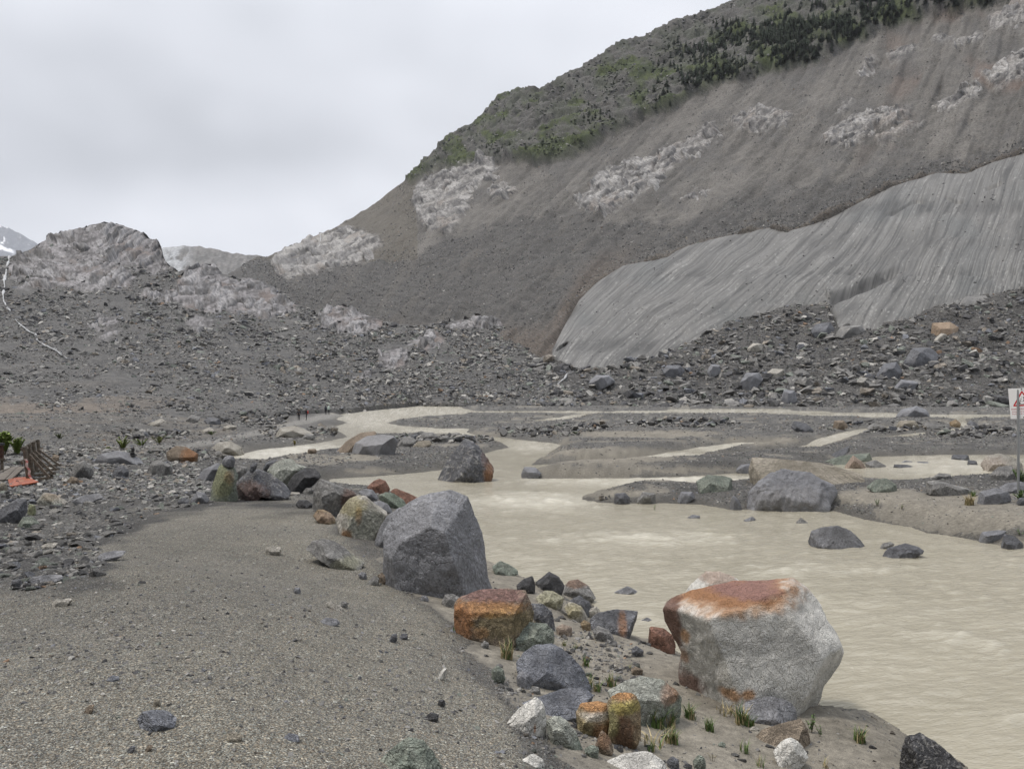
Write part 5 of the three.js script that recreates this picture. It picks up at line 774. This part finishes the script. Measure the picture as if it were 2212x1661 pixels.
torrents('melt_stream', 'white melt stream tumbling from under the ice front', [[1252, 792], [1233, 806], [1204, 828], [1168, 837], [1131, 842], [1110, 852], [1060, 872], [1030, 885]], onMtn, 3, 3, 4);
// ------------------------------------------------------------------ bedrock outcrops: one jointed, stepped body each
function h2(a, b, c) { return PERM[(PERM[(PERM[a & 255] + b) & 255] + c) & 255] / 255; }
function block(u, v, sd) { // joint blocks: nearest cell with its own level and dip
  const X = Math.floor(u), Y = Math.floor(v); let a = 9, b = 9, o = null;
  for (let j = -1; j < 2; j++) for (let i = -1; i < 2; i++) { const du = u - X - i - h2(X + i, Y + j, sd), dv = v - Y - j - h2(X + i, Y + j, sd + 1), q = Math.max(Math.abs(du), Math.abs(dv)) * .6 + Math.hypot(du, dv) * .4; if (q < a) { b = a; a = q; o = [X + i, Y + j, du, dv]; } else if (q < b) b = q; }
  const r1 = h2(o[0], o[1], sd + 2), r2 = h2(o[0], o[1], sd + 3), r3 = h2(o[0], o[1], sd + 4); return [(r1 - .5) + (r2 - .5) * o[2] * .9 + (-.35 + (r3 - .5) * .9) * o[3], b - a, r3];
}
const OUTM = stdm({ vertexColors: true, map: T.rock, bumpMap: T.rockB, bumpScale: .3, roughness: .7 });
function outcrops(list, boxes, on, tilt, outward, words, lo, hi, brown, amp) {
  const nr = V(...outward).normalize();
  list.forEach((poly, k) => {
    const bx = boxes[k].map((q, i) => q + (i % 2 ? -18 : 18)), st = 1.5, nx = Math.ceil((bx[1] - bx[0]) / st), ny = Math.ceil((bx[3] - bx[2]) / st), org = on((bx[0] + bx[1]) / 2, (bx[2] + bx[3]) / 2);
    const sh = sheet(nx, ny, (i, j) => {
      const x = bx[0] + i * st, y = bx[3] - j * st, w = fbm(x * .03, y * .03, k + 3, 3), s0 = sdPoly(poly, x + 34 * w + 7 * n3(x * .09, y * .09, k + 9), y + 26 * w + 7 * n3(x * .1, y * .1, k)), p = on(x, y), d = -p.z, px = d / FPX, tl = tilt(x);
      const c = y + tl * x + 9 * fbm(x * .012, y * .014, 9 + k, 2), A = block(x / 34 + .2 * w, c / 13, 3 + k), B = block(x / 13, c / 5.5 + .3 * w, 60 + k), inn = sst(1, -7, s0);
      const h = (inn * (2.2 + amp * (7.5 * A[0] + 2.6 * B[0] + 1.6 * fbm(x * .05, y * .06, k, 2)) - 3.6 * sst(.2, .03, A[1]) - 1.4 * sst(.16, .02, B[1])) - 2.2 * (1 - inn)) * px; p.addScaledVector(nr, h).sub(org);
      const n = fbm(x * .12, y * .12, 7, 3), f = clamp(.45 + .5 * (A[2] - .5) + .3 * (B[2] - .5) + 1.7 * fbm(x * .02, c * .07, k, 3) + .9 * n); let col = mix3(lo, hi, f); col = mix3(col, brown, sst(.1, .35, fbm(x * .025, y * .03, 12 + k, 3)) * .7);
      return { p: [p.x, p.y, p.z], c: col.map((q) => q / .5), uv: [x * px / 9 * .9 + k, y * px / 9], e: s0 };
    }, (q) => q < 3);
    const m = new THREE.Mesh(sh.g, OUTM); m.position.copy(org); add(m, 'rock_outcrop'); tag(m, words[k], 'outcrop', 'rock outcrops of the slopes');
  });
}
const W1 = ['summit dome of the polished rock knob at left', 'pale lower slab of the polished rock knob', 'wide layered rock hump right of the knob', 'layered ledge above the middle of the rubble slope', 'flat topped ledge left of the ice', 'small bluish slab low on the rubble above the river head', 'pale patch of slab in the rubble under the knob', 'small slab below the layered hump', 'brown ledge in the rubble below the pale patch', 'low ledge left of the ice foot', 'thin ledge between knob and layered hump', 'tiny slab left of the bluish slab'];
const W2 = ['largest pale outcrop in the middle of the right slope', 'pale outcrop right above the largest one', 'wide outcrop high on the right part of the slope', 'outcrop near the right edge, left of the tall one', 'tall outcrop at the right picture edge', 'smooth pale slab near the top right', 'small rounded slab near the top right corner', 'twin rounded slab near the top right corner', 'narrow pale strip of slabs above the wide outcrop', 'upper narrow strip of slabs below the wood', 'pale cliff with the waterfall at the valley head', 'vertical cliff under the left end of the green slope', 'small pale crag right of the vertical cliff', 'small slab on the scree below the largest outcrop', 'outcrop in the top right corner', 'low strip right of the wide outcrop'];
outcrops(OUT1, OUT1B, onHill, (x) => -.18 + .36 * sst(140, 360, x), [0, .74, .66], W1, [.045, .043, .043], [.25, .244, .248], [.105, .087, .077], 1.9);
outcrops(OUT2, OUTB, onMtn, () => .42, O2, W2, [.07, .068, .068], [.29, .282, .271], [.16, .138, .12], 1.9);
// ------------------------------------------------------------------ timber frames, deck and plate at the left
const woodM = stdm({ color: new THREE.Color(.3, .26, .22), map: T.wood, roughness: .9 }), deckM = stdm({ color: new THREE.Color(.36, .34, .32), map: T.wood, roughness: .9 });
function beam(a, b, w, h, mat, name, parent) { const L = a.distanceTo(b), g = new THREE.BoxGeometry(w, L, h, 1, 1, 1); const uv = g.attributes.uv; for (let i = 0; i < uv.count; i++) uv.setXY(i, uv.getX(i) * .3, uv.getY(i) * .3); const m = new THREE.Mesh(g, mat); m.position.copy(a).add(b).multiplyScalar(.5); m.quaternion.setFromUnitVectors(V(0, 1, 0), b.clone().sub(a).normalize()); add(m, name, parent); return m; }
{
  const WORDS = ['nearest braced timber frame of the row by the orange plate', 'second timber frame from the orange plate', 'third timber frame from the orange plate', 'farthest timber frame of the row by the orange plate'];
  const tops = [];
  for (let k = 0; k < 4; k++) {
    const bx = 62 + 8.6 * k, by = 1038.5 - 9.4 * k, d = hit(bx, by), o = new THREE.Group(), gp = at(bx, by, d); o.position.copy(gp); add(o, 'braced_timber_barrier'); tag(o, WORDS[k], 'barrier', 'timber frames at the left');
    const loc = (x, y, dd = 0) => at(x, y, d + dd).sub(gp); const w = .085;
    const top = loc(51.6 + 9.5 * k, 966 - 5.3 * k), be = loc(116 + 5.7 * k, 1031 - 9 * k, .05), br0 = loc(66 + 6.7 * k, 982 - 3.6 * k), br1 = loc(112 + 6.6 * k, 1033 - 9.2 * k, .05);
    beam(V(0, -.15, 0), top, w, w, woodM, 'post', o); beam(V(-.08, .02, .1), be.clone().setZ(be.z + .1), .07, .12, woodM, 'ground_beam', o); beam(br0.clone().setZ(br0.z + .1), br1.clone().setZ(br1.z + .1), .06, .07, woodM, 'brace', o);
    tops.push(gp.clone().add(top));
  }
  for (let r = 0; r < 2; r++) { const a = tops[0].clone().setY(tops[0].y - .08 - r * .38), c = tops[3].clone().setY(tops[3].y - .08 - r * .38); a.x -= .08; c.x -= .08; tag(beam(a, c, .05, .12, woodM, r ? 'lower_rail' : 'top_rail'), r ? 'lower grey rail nailed along the timber frames' : 'upper grey rail nailed along the timber frames', 'rail'); const m = scene.children[scene.children.length - 1]; m.name = r ? 'timber_rail_001' : 'timber_rail'; }
  // striped tape on the first post
  { const d = hit(62, 1038.5) - .15, g = new THREE.BufferGeometry(), pos = [], col = [], idx = []; for (let k = 0; k < 9; k++) { const y = mix(992, 1034, k / 8), x = 51 + 12 * k / 8 + 2 * Math.sin(k * 1.7); for (let c = 0; c < 2; c++) { const p = at(x + c * 5.5, y, d + .03 * Math.sin(k * 2.1 + c)); pos.push(p.x, p.y, p.z); col.push(...(k % 3 === 1 ? [.5, .12, .1] : [.62, .56, .54])); } if (k) { const a = k * 2; idx.push(a - 2, a, a + 1, a - 2, a + 1, a - 1); } } g.setAttribute('position', new THREE.Float32BufferAttribute(pos, 3)); g.setAttribute('color', new THREE.Float32BufferAttribute(col, 3)); g.setIndex(idx); g.computeVertexNormals(); tag(add(new THREE.Mesh(g, stdm({ vertexColors: true, roughness: .6 })), 'barrier_tape'), 'faded red and white tape hanging on the nearest timber frame', 'tape'); }
  // grey plank deck of three boards, orange plate of two panels
  const board = (q, th, mat, name, parent, org) => { const P = q.map(([x, y, dd]) => { const d = hit(x, y) + (dd || 0), p = at(x, y, d); p.y += .07; return p.sub(org); }); const pos = []; const lo = P.map((p) => p.clone().setY(p.y - th)); const quad = (a, b, c, d) => { for (const v of [a, b, c, a, c, d]) pos.push(v.x, v.y, v.z); }; quad(...P); quad(lo[3], lo[2], lo[1], lo[0]); for (let k = 0; k < 4; k++) quad(P[(k + 1) % 4], P[k], lo[k], lo[(k + 1) % 4]); const g = new THREE.BufferGeometry(); g.setAttribute('position', new THREE.Float32BufferAttribute(pos, 3)); const uv = []; for (let k = 0; k < pos.length; k += 3) uv.push(pos[k + 2] * .4, pos[k] * .4); g.setAttribute('uv', new THREE.Float32BufferAttribute(uv, 2)); g.computeVertexNormals(); add(new THREE.Mesh(g, mat), name, parent); };
  const o = new THREE.Group(); o.position.copy(at(25, 1036, hit(25, 1036))); add(o, 'plank_deck'); tag(o, 'weathered grey plank deck at the left edge behind the orange plate', 'deck');
  for (const q of [[[-30, 1038], [-5, 1026], [24, 1013], [6, 1018]], [[-28, 1042], [8, 1041], [36, 1012.5], [25, 1013]], [[10, 1041], [23, 1040], [54, 1011.5], [37, 1012.4]]]) board([q[0], q[1], q[2], q[3]], .06, deckM, 'plank', o, o.position);
  const pl = new THREE.Group(); pl.position.copy(at(48, 1046, hit(48, 1046))); add(pl, 'orange_plate'); tag(pl, 'bright orange sheet lying in front of the timber frames', 'plate');
  const om = stdm({ color: new THREE.Color(.56, .14, .055), roughness: .55, map: T.rock }); for (const q of [[[20, 1056], [44, 1052.5], [31, 1036.8], [16, 1041]], [[44.6, 1052.4], [82, 1046], [58, 1035], [31.8, 1036.6]]]) board(q, .03, om, 'panel', pl, pl.position);
  const d2 = hit(4, 1020); const lp = new THREE.Group(); lp.position.copy(at(4, 1020, d2)); add(lp, 'wooden_post'); tag(lp, 'reddish brown post with a collar at the left picture edge', 'post');
  beam(V(0, -.2, 0), V(-.03, .45, 0), .07, .07, woodM, 'lower_post', lp); beam(V(-.03, .42, 0), V(-.05, .92, 0), .09, .09, stdm({ color: new THREE.Color(.16, .075, .05), map: T.wood, roughness: .85 }), 'upper_post', lp); beam(V(-.03, .4, 0), V(-.03, .47, 0), .13, .13, woodM, 'collar', lp); beam(V(-.05, .9, 0), V(-.05, .98, 0), .14, .14, stdm({ color: new THREE.Color(.05, .05, .055), roughness: .7 }), 'cap', lp);
}
// cairn of flat stones
{ const d = hit(285, 1003), s = d / FPX, o = new THREE.Group(); o.position.copy(at(285, 1003, d)); add(o, 'cairn'); tag(o, 'dark cairn of stacked flat stones in the rubble left of the stream', 'cairn'); let y = 0; for (let k = 0; k < 9; k++) { const w = mix(11, 5.5, k / 8) * rr(.85, 1.1), h = rr(2.2, 3.1) * (k === 8 ? .7 : 1), m = new THREE.Mesh(POOLH[k % 12], TONEM[k % 3 ? 'dark' : 'grey']); m.scale.set(w * s, h * s * 1.15, w * s * .9); m.position.set(rr(-1, 1) * s, (y + h * .8) * s, 0); m.rotation.y = rr(0, 6); add(m, 'stone', o); y += h * 1.55; } }
{ const d = hit(20, 1078), s = d / FPX; const o = new THREE.Group(); o.position.copy(at(14, 1078, d)); add(o, 'cairn'); tag(o, 'small pile of three flat stones at the left edge above the dark boulder', 'cairn'); let y = 0; for (let k = 0; k < 3; k++) { const m = new THREE.Mesh(POOLH[k + 3], TONEM[k === 1 ? 'mid' : 'grey']); m.scale.set((10 - 2 * k) * s, 4 * s, 8 * s); m.position.set(0, (y + 3) * s, 0); add(m, 'stone', o); y += 5.6; } }
// ------------------------------------------------------------------ rockfall sign
{
  const d = hit(2196, 1078), o = new THREE.Group(), bp = at(2201, 1078, d); o.position.copy(bp); add(o, 'warning_sign'); tag(o, 'white rockfall warning sign with red triangle on a grey metal pole', 'sign');
  const s = d / FPX, W = 50 * s, H = 65.5 * s, cv2 = document.createElement('canvas'); cv2.width = 600; cv2.height = 786; const c = cv2.getContext('2d');
  c.fillStyle = '#f4f3f4'; c.fillRect(0, 0, 600, 786); c.strokeStyle = '#c8232e'; c.lineWidth = 34; c.lineJoin = 'round'; c.beginPath(); c.moveTo(300, 95); c.lineTo(500, 450); c.lineTo(100, 450); c.closePath(); c.fillStyle = '#fbfbfb'; c.fill(); c.stroke();
  c.fillStyle = '#151515'; c.beginPath(); c.moveTo(340, 205); c.lineTo(362, 225); c.lineTo(455, 420); c.lineTo(318, 420); c.lineTo(335, 360); c.lineTo(312, 330); c.lineTo(330, 290); c.lineTo(318, 250); c.closePath(); c.fill(); c.fillRect(150, 412, 170, 14);
  for (const [x, y, r] of [[292, 235, 11], [268, 285, 14], [250, 330, 17], [286, 345, 11], [232, 380, 22], [205, 402, 16]]) { c.beginPath(); c.moveTo(x - r, y); c.lineTo(x - r * .2, y - r); c.lineTo(x + r, y - r * .3); c.lineTo(x + r * .6, y + r); c.lineTo(x - r * .6, y + r * .8); c.closePath(); c.fill(); }
  c.fillStyle = '#b03a4a'; c.textAlign = 'center'; c.font = 'bold 62px serif'; c.fillText('Steinschlaggefahr', 300, 560, 540); c.font = 'bold 44px serif'; c.fillText('Danger of falling rocks', 300, 622, 520); c.fillText('Pericolo di caduta massi', 300, 680, 520);
  const tx = new THREE.CanvasTexture(cv2); tx.colorSpace = THREE.SRGBColorSpace;
  const white = stdm({ color: 0xf2f2f3, roughness: .5 }), steel = stdm({ color: new THREE.Color(.36, .37, .38), metalness: .7, roughness: .5 });
  const hd = new THREE.Group(); hd.name = 'x'; const panel = new THREE.Mesh(new THREE.BoxGeometry(W, H, .012), [white, white, white, white, stdm({ map: tx, roughness: .5 }), white]);
  panel.rotation.set(0, -.78, .0); const ctr = at(2207, 871, d).sub(bp); panel.position.copy(ctr).add(V(0, 0, .07)); panel.rotation.order = 'ZYX'; panel.rotation.z = .077; add(panel, 'panel', o);
  for (const v of [.46, -.46]) { const bt = new THREE.Mesh(new THREE.CylinderGeometry(.016, .016, .016, 10).rotateX(Math.PI / 2), stdm({ color: 0x555555, metalness: .6, roughness: .5 })); bt.position.set(0, v * H, .012); add(bt, 'bolt', panel); }
  const p = new THREE.Mesh(new THREE.CylinderGeometry(.03, .03, 1, 14), steel), a = V(0, -.2, 0), e = at(2200.5, 842, d).sub(bp); p.scale.y = a.distanceTo(e); p.position.copy(a).add(e).multiplyScalar(.5); p.quaternion.setFromUnitVectors(V(0, 1, 0), e.clone().sub(a).normalize()); add(p, 'pole', o);
}
// ------------------------------------------------------------------ walkers
function figure(bones, colour) {
  const res = 64, mc = new MarchingCubes(res, stdm({}), false, false, 60000); mc.isolation = 0; const S = 2.05;
  for (let z = 0; z < res; z++) for (let y = 0; y < res; y++) for (let x = 0; x < res; x++) { const X = (x / res - .5) * S, Y = (y / res - .5) * S + .95, Z = (z / res - .5) * S; let f = 9; for (const b of bones) { const ex = b[3] - b[0], ey = b[4] - b[1], ez = b[5] - b[2], t = clamp(((X - b[0]) * ex + (Y - b[1]) * ey + (Z - b[2]) * ez) / (ex * ex + ey * ey + ez * ez + 1e-9)), ds = Math.hypot(X - b[0] - ex * t, Y - b[1] - ey * t, Z - b[2] - ez * t) - mix(b[6], b[7], t), h = clamp(.5 + .5 * (f - ds) / .035); f = mix(f, ds, h) - .035 * h * (1 - h); } mc.field[x + y * res + z * res * res] = -f; }
  mc.update(); const n = mc.count, pos = new Float32Array(n * 3), nor = new Float32Array(n * 3), col = new Float32Array(n * 3);
  for (let k = 0; k < n; k++) { const X = mc.positionArray[k * 3] * S / 2, Y = mc.positionArray[k * 3 + 1] * S / 2 + .95, Z = mc.positionArray[k * 3 + 2] * S / 2; pos.set([X, Y, Z], k * 3); nor.set([mc.normalArray[k * 3], mc.normalArray[k * 3 + 1], mc.normalArray[k * 3 + 2]], k * 3); col.set(colour(X, Y, Z), k * 3); }
  const g = new THREE.BufferGeometry(); g.setAttribute('position', new THREE.BufferAttribute(pos, 3)); g.setAttribute('normal', new THREE.BufferAttribute(nor, 3)); g.setAttribute('color', new THREE.BufferAttribute(col, 3)); g.computeVertexNormals(); return g;
}
const clothM = stdm({ vertexColors: true, roughness: .85 });
function body(arms, lean = 0) { // y up, facing +z
  const L = (s) => [[.095 * s, .92, 0, .1 * s, .5, .02, .088, .062], [.1 * s, .5, .02, .105 * s, .09, 0, .06, .042], [.105 * s, .06, 0, .12 * s, .045, .16, .045, .035]];
  const out = [...L(1), ...L(-1), [-.07, .98, 0, .07, .98, 0, .115, .115], [0, 1.0, 0, 0, 1.35, lean, .13, .145], [-.15, 1.4, lean, .15, 1.4, lean, .08, .08], [0, 1.42, lean, 0, 1.55, lean + .02, .06, .055], [0, 1.62, lean + .02, 0, 1.68, lean + .03, .092, .095], [0, 1.61, lean + .1, 0, 1.63, lean + .12, .018, .012]];
  for (const a of arms) { const s = a[0]; out.push([s * .19, 1.4, lean, a[1], a[2], a[3], .062, .048], [a[1], a[2], a[3], a[4], a[5], a[6], .046, .034], [a[4], a[5], a[6], a[4] + (a[4] - a[1]) * .25, a[5] + (a[5] - a[2]) * .25, a[6] + (a[6] - a[3]) * .25, .034, .022]); }
  return out;
}
function walker(x, y, h, turn, bones, colour, label) {
  const d = hit(x, y), k = h * d / FPX / 1.76, o = new THREE.Group(); o.position.copy(at(x, y, d)); o.rotation.y = turn; o.scale.setScalar(k); add(o, 'person'); tag(o, label, 'person', 'walkers on the far bank'); add(new THREE.Mesh(figure(bones, colour), clothM), 'body', o); return o;
}
const SKIN = [.38, .24, .17], BLK = [.018, .018, .022], NAVY = [.022, .024, .04];
const p1 = walker(645, 908.5, 24.2, .25, body([[1, .3, 1.16, .03, .16, 1.05, .22], [-1, -.3, 1.16, .03, -.16, 1.02, .22]]), (X, Y, Z) => Y > 1.55 && Y < 1.68 && Z > .06 ? SKIN : Y > 1.64 ? [.02, .018, .016] : Y > 1.3 && Y < 1.45 && Math.abs(X) < .03 && Z > .1 ? [.4, .38, .36] : Math.hypot(Math.abs(X) - .16, Y - 1.04, Z - .24) < .07 ? SKIN : BLK, 'person in black clothes facing the camera, hands held before the chest');
add(new THREE.Mesh(new THREE.CapsuleGeometry(.1, .05, 4, 12).scale(1.02, .6, 1.08).translate(0, 1.75, .03), stdm({ color: new THREE.Color(.015, .014, .014), roughness: .9 })), 'cap', p1);
const p2 = walker(661.5, 907.5, 24.6, -1.35, body([[1, .26, 1.42, .22, .2, 1.47, .5], [-1, -.27, 1.12, .08, -.22, 1.1, .34]], .06), (X, Y, Z) => Y > 1.55 && Y < 1.67 && Z > .12 ? SKIN : Y > 1.66 ? [.02, .018, .016] : BLK, 'person in black with a red backpack raising one arm');
add(new THREE.Mesh(new THREE.CapsuleGeometry(.14, .26, 6, 14).scale(1.05, 1, .8).translate(0, 1.2, -.2), stdm({ color: new THREE.Color(.42, .07, .06), roughness: .8 })), 'backpack', p2);
walker(703, 895.5, 19.6, 2.9, body([[1, .25, 1.15, .02, .22, .9, .08], [-1, -.25, 1.15, .02, -.22, .9, .08]]), (X, Y) => Y > 1.62 ? [.02, .018, .02] : Y > .92 ? NAVY : BLK, 'person in a dark navy jacket seen from behind beside the white jacket');
walker(709.3, 895.6, 19.8, 3.2, body([[1, .25, 1.15, .02, .22, .9, .08], [-1, -.25, 1.15, .02, -.22, .9, .08]]), (X, Y) => Y > .92 ? [.5, .6, .54] : BLK, 'person in a pale hooded jacket and black trousers seen from behind');
for (const [x, y, l] of [[655.5, 907.5, 'thin trekking pole held out in front by the backpacker'], [640, 908.5, 'thin trekking pole left of the person in black']]) { const d = hit(x, y), a = at(x, y, d), e = a.clone().add(V(.08, 1.12, 0)); const m = new THREE.Mesh(new THREE.CylinderGeometry(.012, .008, a.distanceTo(e), 6), stdm({ color: new THREE.Color(.2, .2, .22), metalness: .5, roughness: .5 })); m.position.copy(a).add(e).multiplyScalar(.5); m.quaternion.setFromUnitVectors(V(0, 1, 0), e.clone().sub(a).normalize()); add(m, 'trekking_pole'); tag(m, l, 'pole'); }
// ------------------------------------------------------------------ plants
const grassM = stdm({ vertexColors: true, roughness: .8, side: THREE.DoubleSide });
function tuft(crop, x, y, hpx, n, dry, label, spread = 1) {
  const [X, Y] = cv(crop, [x, y]), d = hit(X, Y), o = at(X, Y, d), s = d / FPX, H = hpx * 1.45 * s, pos = [], col = [];
  for (let k = 0; k < n * 1.5; k++) { const a = rr(0, 6.28), l = H * rr(.5, 1.1), ln = rr(.15, .8) * spread, bx = rr(-.25, .25) * H * spread, bz = rr(-.25, .25) * H * spread, w = H * rr(.03, .05), g = rr(.7, 1.3), c = rnd() < dry ? [.36 * g, .3 * g, .17 * g] : [.1 * g, .16 * g, .045 * g]; let px = bx, py = -.01, pz = bz; const ca = Math.cos(a), sa = Math.sin(a);
    for (let q = 1; q <= 3; q++) { const t = q / 3, nx = bx + ca * l * ln * t * t, ny = l * (t - .35 * ln * t * t), nz = bz + sa * l * ln * t * t, w0 = w * (1 - (q - 1) / 3), w1 = w * (1 - t); const A = [px - sa * w0, py, pz + ca * w0], B = [px + sa * w0, py, pz - ca * w0], C = [nx + sa * w1, ny, nz - ca * w1], D = [nx - sa * w1, ny, nz + ca * w1]; for (const v of [A, B, C, A, C, D]) { pos.push(...v); col.push(...c); } px = nx; py = ny; pz = nz; } }
  const g = new THREE.BufferGeometry(); g.setAttribute('position', new THREE.Float32BufferAttribute(pos, 3)); g.setAttribute('color', new THREE.Float32BufferAttribute(col, 3)); g.computeVertexNormals(); const m = add(new THREE.Mesh(g, grassM), 'grass_tuft'); m.position.copy(o); tag(m, label, 'grass');
}
tuft('E', 1170, 575, 34, 34, .7, 'straw coloured grass tuft under the low green boulder');
tuft('E', 1290, 528, 26, 26, .1, 'green grass tuft at the right foot of the low green boulder');
tuft('E', 1625, 618, 18, 24, .4, 'small mixed grass tuft on the sand above the blue grey boulder side');
tuft('E', 1575, 745, 30, 50, .15, 'green grass tuft at the right foot of the blue grey speckled boulder');
tuft('E', 1640, 740, 22, 30, .3, 'low grass right of the blue grey speckled boulder tuft');
tuft('E', 1775, 735, 24, 34, .5, 'half dry grass tuft left of the light green grey boulder');
tuft('E', 1690, 765, 20, 24, .3, 'sparse grass tuft between blue grey boulder and flat rock');
tuft('E', 2040, 970, 38, 90, .15, 'dense green grass below the light green grey boulder');
tuft('E', 2110, 965, 32, 60, .3, 'green and straw grass under the rusty side of the green grey boulder');
tuft('E', 2130, 1065, 30, 26, .6, 'sparse dry grass on the sand below the dense green grass');
tuft('E', 1825, 1040, 26, 20, .1, 'thin green grass in front of the tall rusty block');
tuft('E', 2000, 1075, 34, 12, .9, 'loose straw stalks on the sand right of the rusty block', 2.2);
tuft('F', 310, 905, 28, 50, .25, 'green grass tuft left of the huge granite boulder foot');
tuft('F', 420, 975, 24, 26, .1, 'dark green tuft on the sand in front of the granite boulder');
tuft('F', 600, 935, 34, 40, .45, 'tall mixed grass at the left of the blue grey rock');
tuft('F', 650, 950, 24, 40, .2, 'green grass under the blue grey rock');
tuft('F', 520, 880, 26, 16, .9, 'dry stalks leaning on the granite boulder foot', 1.8);
tuft('F', 1280, 1040, 28, 44, .35, 'lone grass tuft on the open sand near the water');
tuft('F', 620, 1100, 24, 16, .2, 'thin grass tuft left of the small white granite rock');
tuft('F', 200, 1045, 30, 26, .6, 'dry grass tuft left on the sand');
tuft('F', 90, 1095, 20, 16, .2, 'tiny green tuft above the white speckled bottom boulder');
tuft('F', 710, 1180, 20, 12, .5, 'tiny tuft at the bottom edge left of the white granite rock');
tuft('F', 1075, 1185, 20, 8, .8, 'few dry stalks at the bottom edge of the sand');
tuft('C', 1925, 662, 20, 60, .95, 'dry straw clump left of the grey boulder below the sign');
tuft('C', 1945, 615, 12, 30, .1, 'small green tuft above the dry straw clump');
tuft('E', 1570, 520, 14, 16, .5, 'short grass on the damp bank behind the blue grey boulder');
tuft('E', 1500, 500, 12, 14, .6, 'short dry grass on the damp bank left of its neighbour');
tuft('E', 1880, 640, 12, 12, .3, 'tiny grass by the small brown stone');
tuft('E', 1300, 470, 30, 8, .8, 'dry stalks arching over the low green boulder', 1.5);
function sprig(crop, x, y, hpx, wpx, nst, leafN, label, name = 'leafy_plant', col0 = [.07, .12, .035], cat = 'plant') {
  const [X, Y] = cv(crop, [x, y]), d = hit(X, Y), s = d / FPX, o = new THREE.Group(); o.position.copy(at(X, Y, d)); add(o, name); tag(o, label, cat); const lp = [], lc = [], st = [];
  for (let k = 0; k < nst; k++) { const a = rr(0, 6.28), H = hpx * s * rr(.55, 1), sp = wpx * s * rr(0, .5), ex = Math.cos(a) * sp, ez = Math.sin(a) * sp; st.push(new THREE.TubeGeometry(new THREE.QuadraticBezierCurve3(V(ex * .2, -.02, ez * .2), V(ex * .5, H * .6, ez * .5), V(ex, H, ez)), 4, hpx * s * .012, 4));
    for (let q = 0; q < leafN * (name === 'shrub' ? 5 : 1.6); q++) { const t = rr(.2, 1), b = rr(0, 6.28), L = Math.max(hpx * s * rr(.06, .12), 1.7 * s), w = L * .42, cx = ex * (.2 + .8 * t * t), cy = H * t, cz = ez * (.2 + .8 * t * t), dx = Math.cos(b), dz = Math.sin(b), up = rr(.2, .8), g = rr(.6, 1.5); const A = [cx, cy, cz], B = [cx + dx * L * .5 - dz * w, cy + up * L * .5, cz + dz * L * .5 + dx * w], C = [cx + dx * L, cy + up * L, cz + dz * L], D = [cx + dx * L * .5 + dz * w, cy + up * L * .5, cz + dz * L * .5 - dx * w]; for (const v of [A, B, C, A, C, D]) { lp.push(...v); lc.push(col0[0] * g * 1.5, col0[1] * g * 1.5, col0[2] * g * 1.5); } } }
  const g = new THREE.BufferGeometry(); g.setAttribute('position', new THREE.Float32BufferAttribute(lp, 3)); g.setAttribute('color', new THREE.Float32BufferAttribute(lc, 3)); g.computeVertexNormals(); add(new THREE.Mesh(mergeGeometries(st), stdm({ color: new THREE.Color(.1, .09, .05), roughness: .9 })), 'stems', o); add(new THREE.Mesh(g, grassM), 'leaves', o);
}
sprig('F', 1000, 985, 40, 30, 6, 16, 'leafy green plant right of the long brown grey rock');
sprig('F', 1060, 1010, 26, 34, 4, 14, 'low spreading leafy plant beside the brown grey rock');
sprig('F', 435, 985, 18, 16, 4, 10, 'small dark leafy sprig on the sand');
sprig('F', 440, 1150, 22, 24, 4, 9, 'reddish leafy sprig near the bottom edge', 'leafy_plant', [.12, .1, .05]);
sprig('E', 860, 425, 14, 16, 4, 10, 'small leafy plant at the left foot of the rust orange boulder');
sprig('E', 1430, 960, 14, 16, 3, 9, 'bright leaf rosette on the pale green rock');
sprig('C', 1430, 665, 18, 24, 6, 12, 'leafy plant on the sand bar right of the sculpted boulder');
sprig('C', 1560, 685, 12, 22, 5, 12, 'low brown green plant on the sand bar', 'leafy_plant', [.09, .1, .045]);
sprig('C', 238, 695, 16, 5, 2, 10, 'lone green sprig standing in the river');
sprig('C', 2195, 560, 34, 46, 12, 26, 'green bush at the foot of the sign pole', 'shrub', [.09, .14, .045], 'shrub');
sprig('C', 2200, 640, 26, 46, 10, 24, 'green bush at the right picture edge below the sign', 'shrub', [.09, .14, .045], 'shrub');
sprig('C', 2195, 825, 14, 24, 5, 14, 'green plant by the dark cracked shore rock');
sprig('A', 18, 455, 50, 44, 16, 40, 'tall green bush at the left edge behind the deck', 'shrub', [.16, .21, .06], 'shrub');
sprig('A', 105, 462, 40, 40, 14, 36, 'green bush behind the timber frames', 'shrub', [.16, .21, .06], 'shrub');
sprig('A', 760, 425, 28, 34, 10, 28, 'bright green shrub in the stony ground behind the cairn', 'shrub', [.17, .21, .06], 'shrub');
sprig('A', 880, 405, 16, 46, 10, 26, 'low wide green shrub beside the stony ground path', 'shrub', [.12, .16, .045], 'shrub');
sprig('A', 985, 390, 18, 36, 10, 26, 'olive green shrub right of the low wide shrub', 'shrub', [.125, .14, .045], 'shrub');
sprig('A', 660, 430, 8, 46, 9, 22, 'flat green patch plant left of the bright green shrub', 'shrub', [.12, .15, .045], 'shrub');
sprig('A', 370, 360, 14, 36, 8, 22, 'small dull green shrub above the timber frames', 'shrub', [.07, .09, .03], 'shrub');
sprig('A', 1310, 335, 8, 30, 8, 18, 'small green cushion by the far left stream bank', 'shrub', [.07, .1, .03], 'shrub');
sprig('A', 1830, 398, 11, 10, 6, 18, 'yellow green small bush below the layered rock pile', 'shrub', [.14, .12, .03], 'shrub');
sprig('B', 1840, 330, 6, 34, 8, 16, 'flat green plant among the rubble on the gravel plain', 'shrub', [.07, .1, .035], 'shrub');
renderer.render(scene, camera);
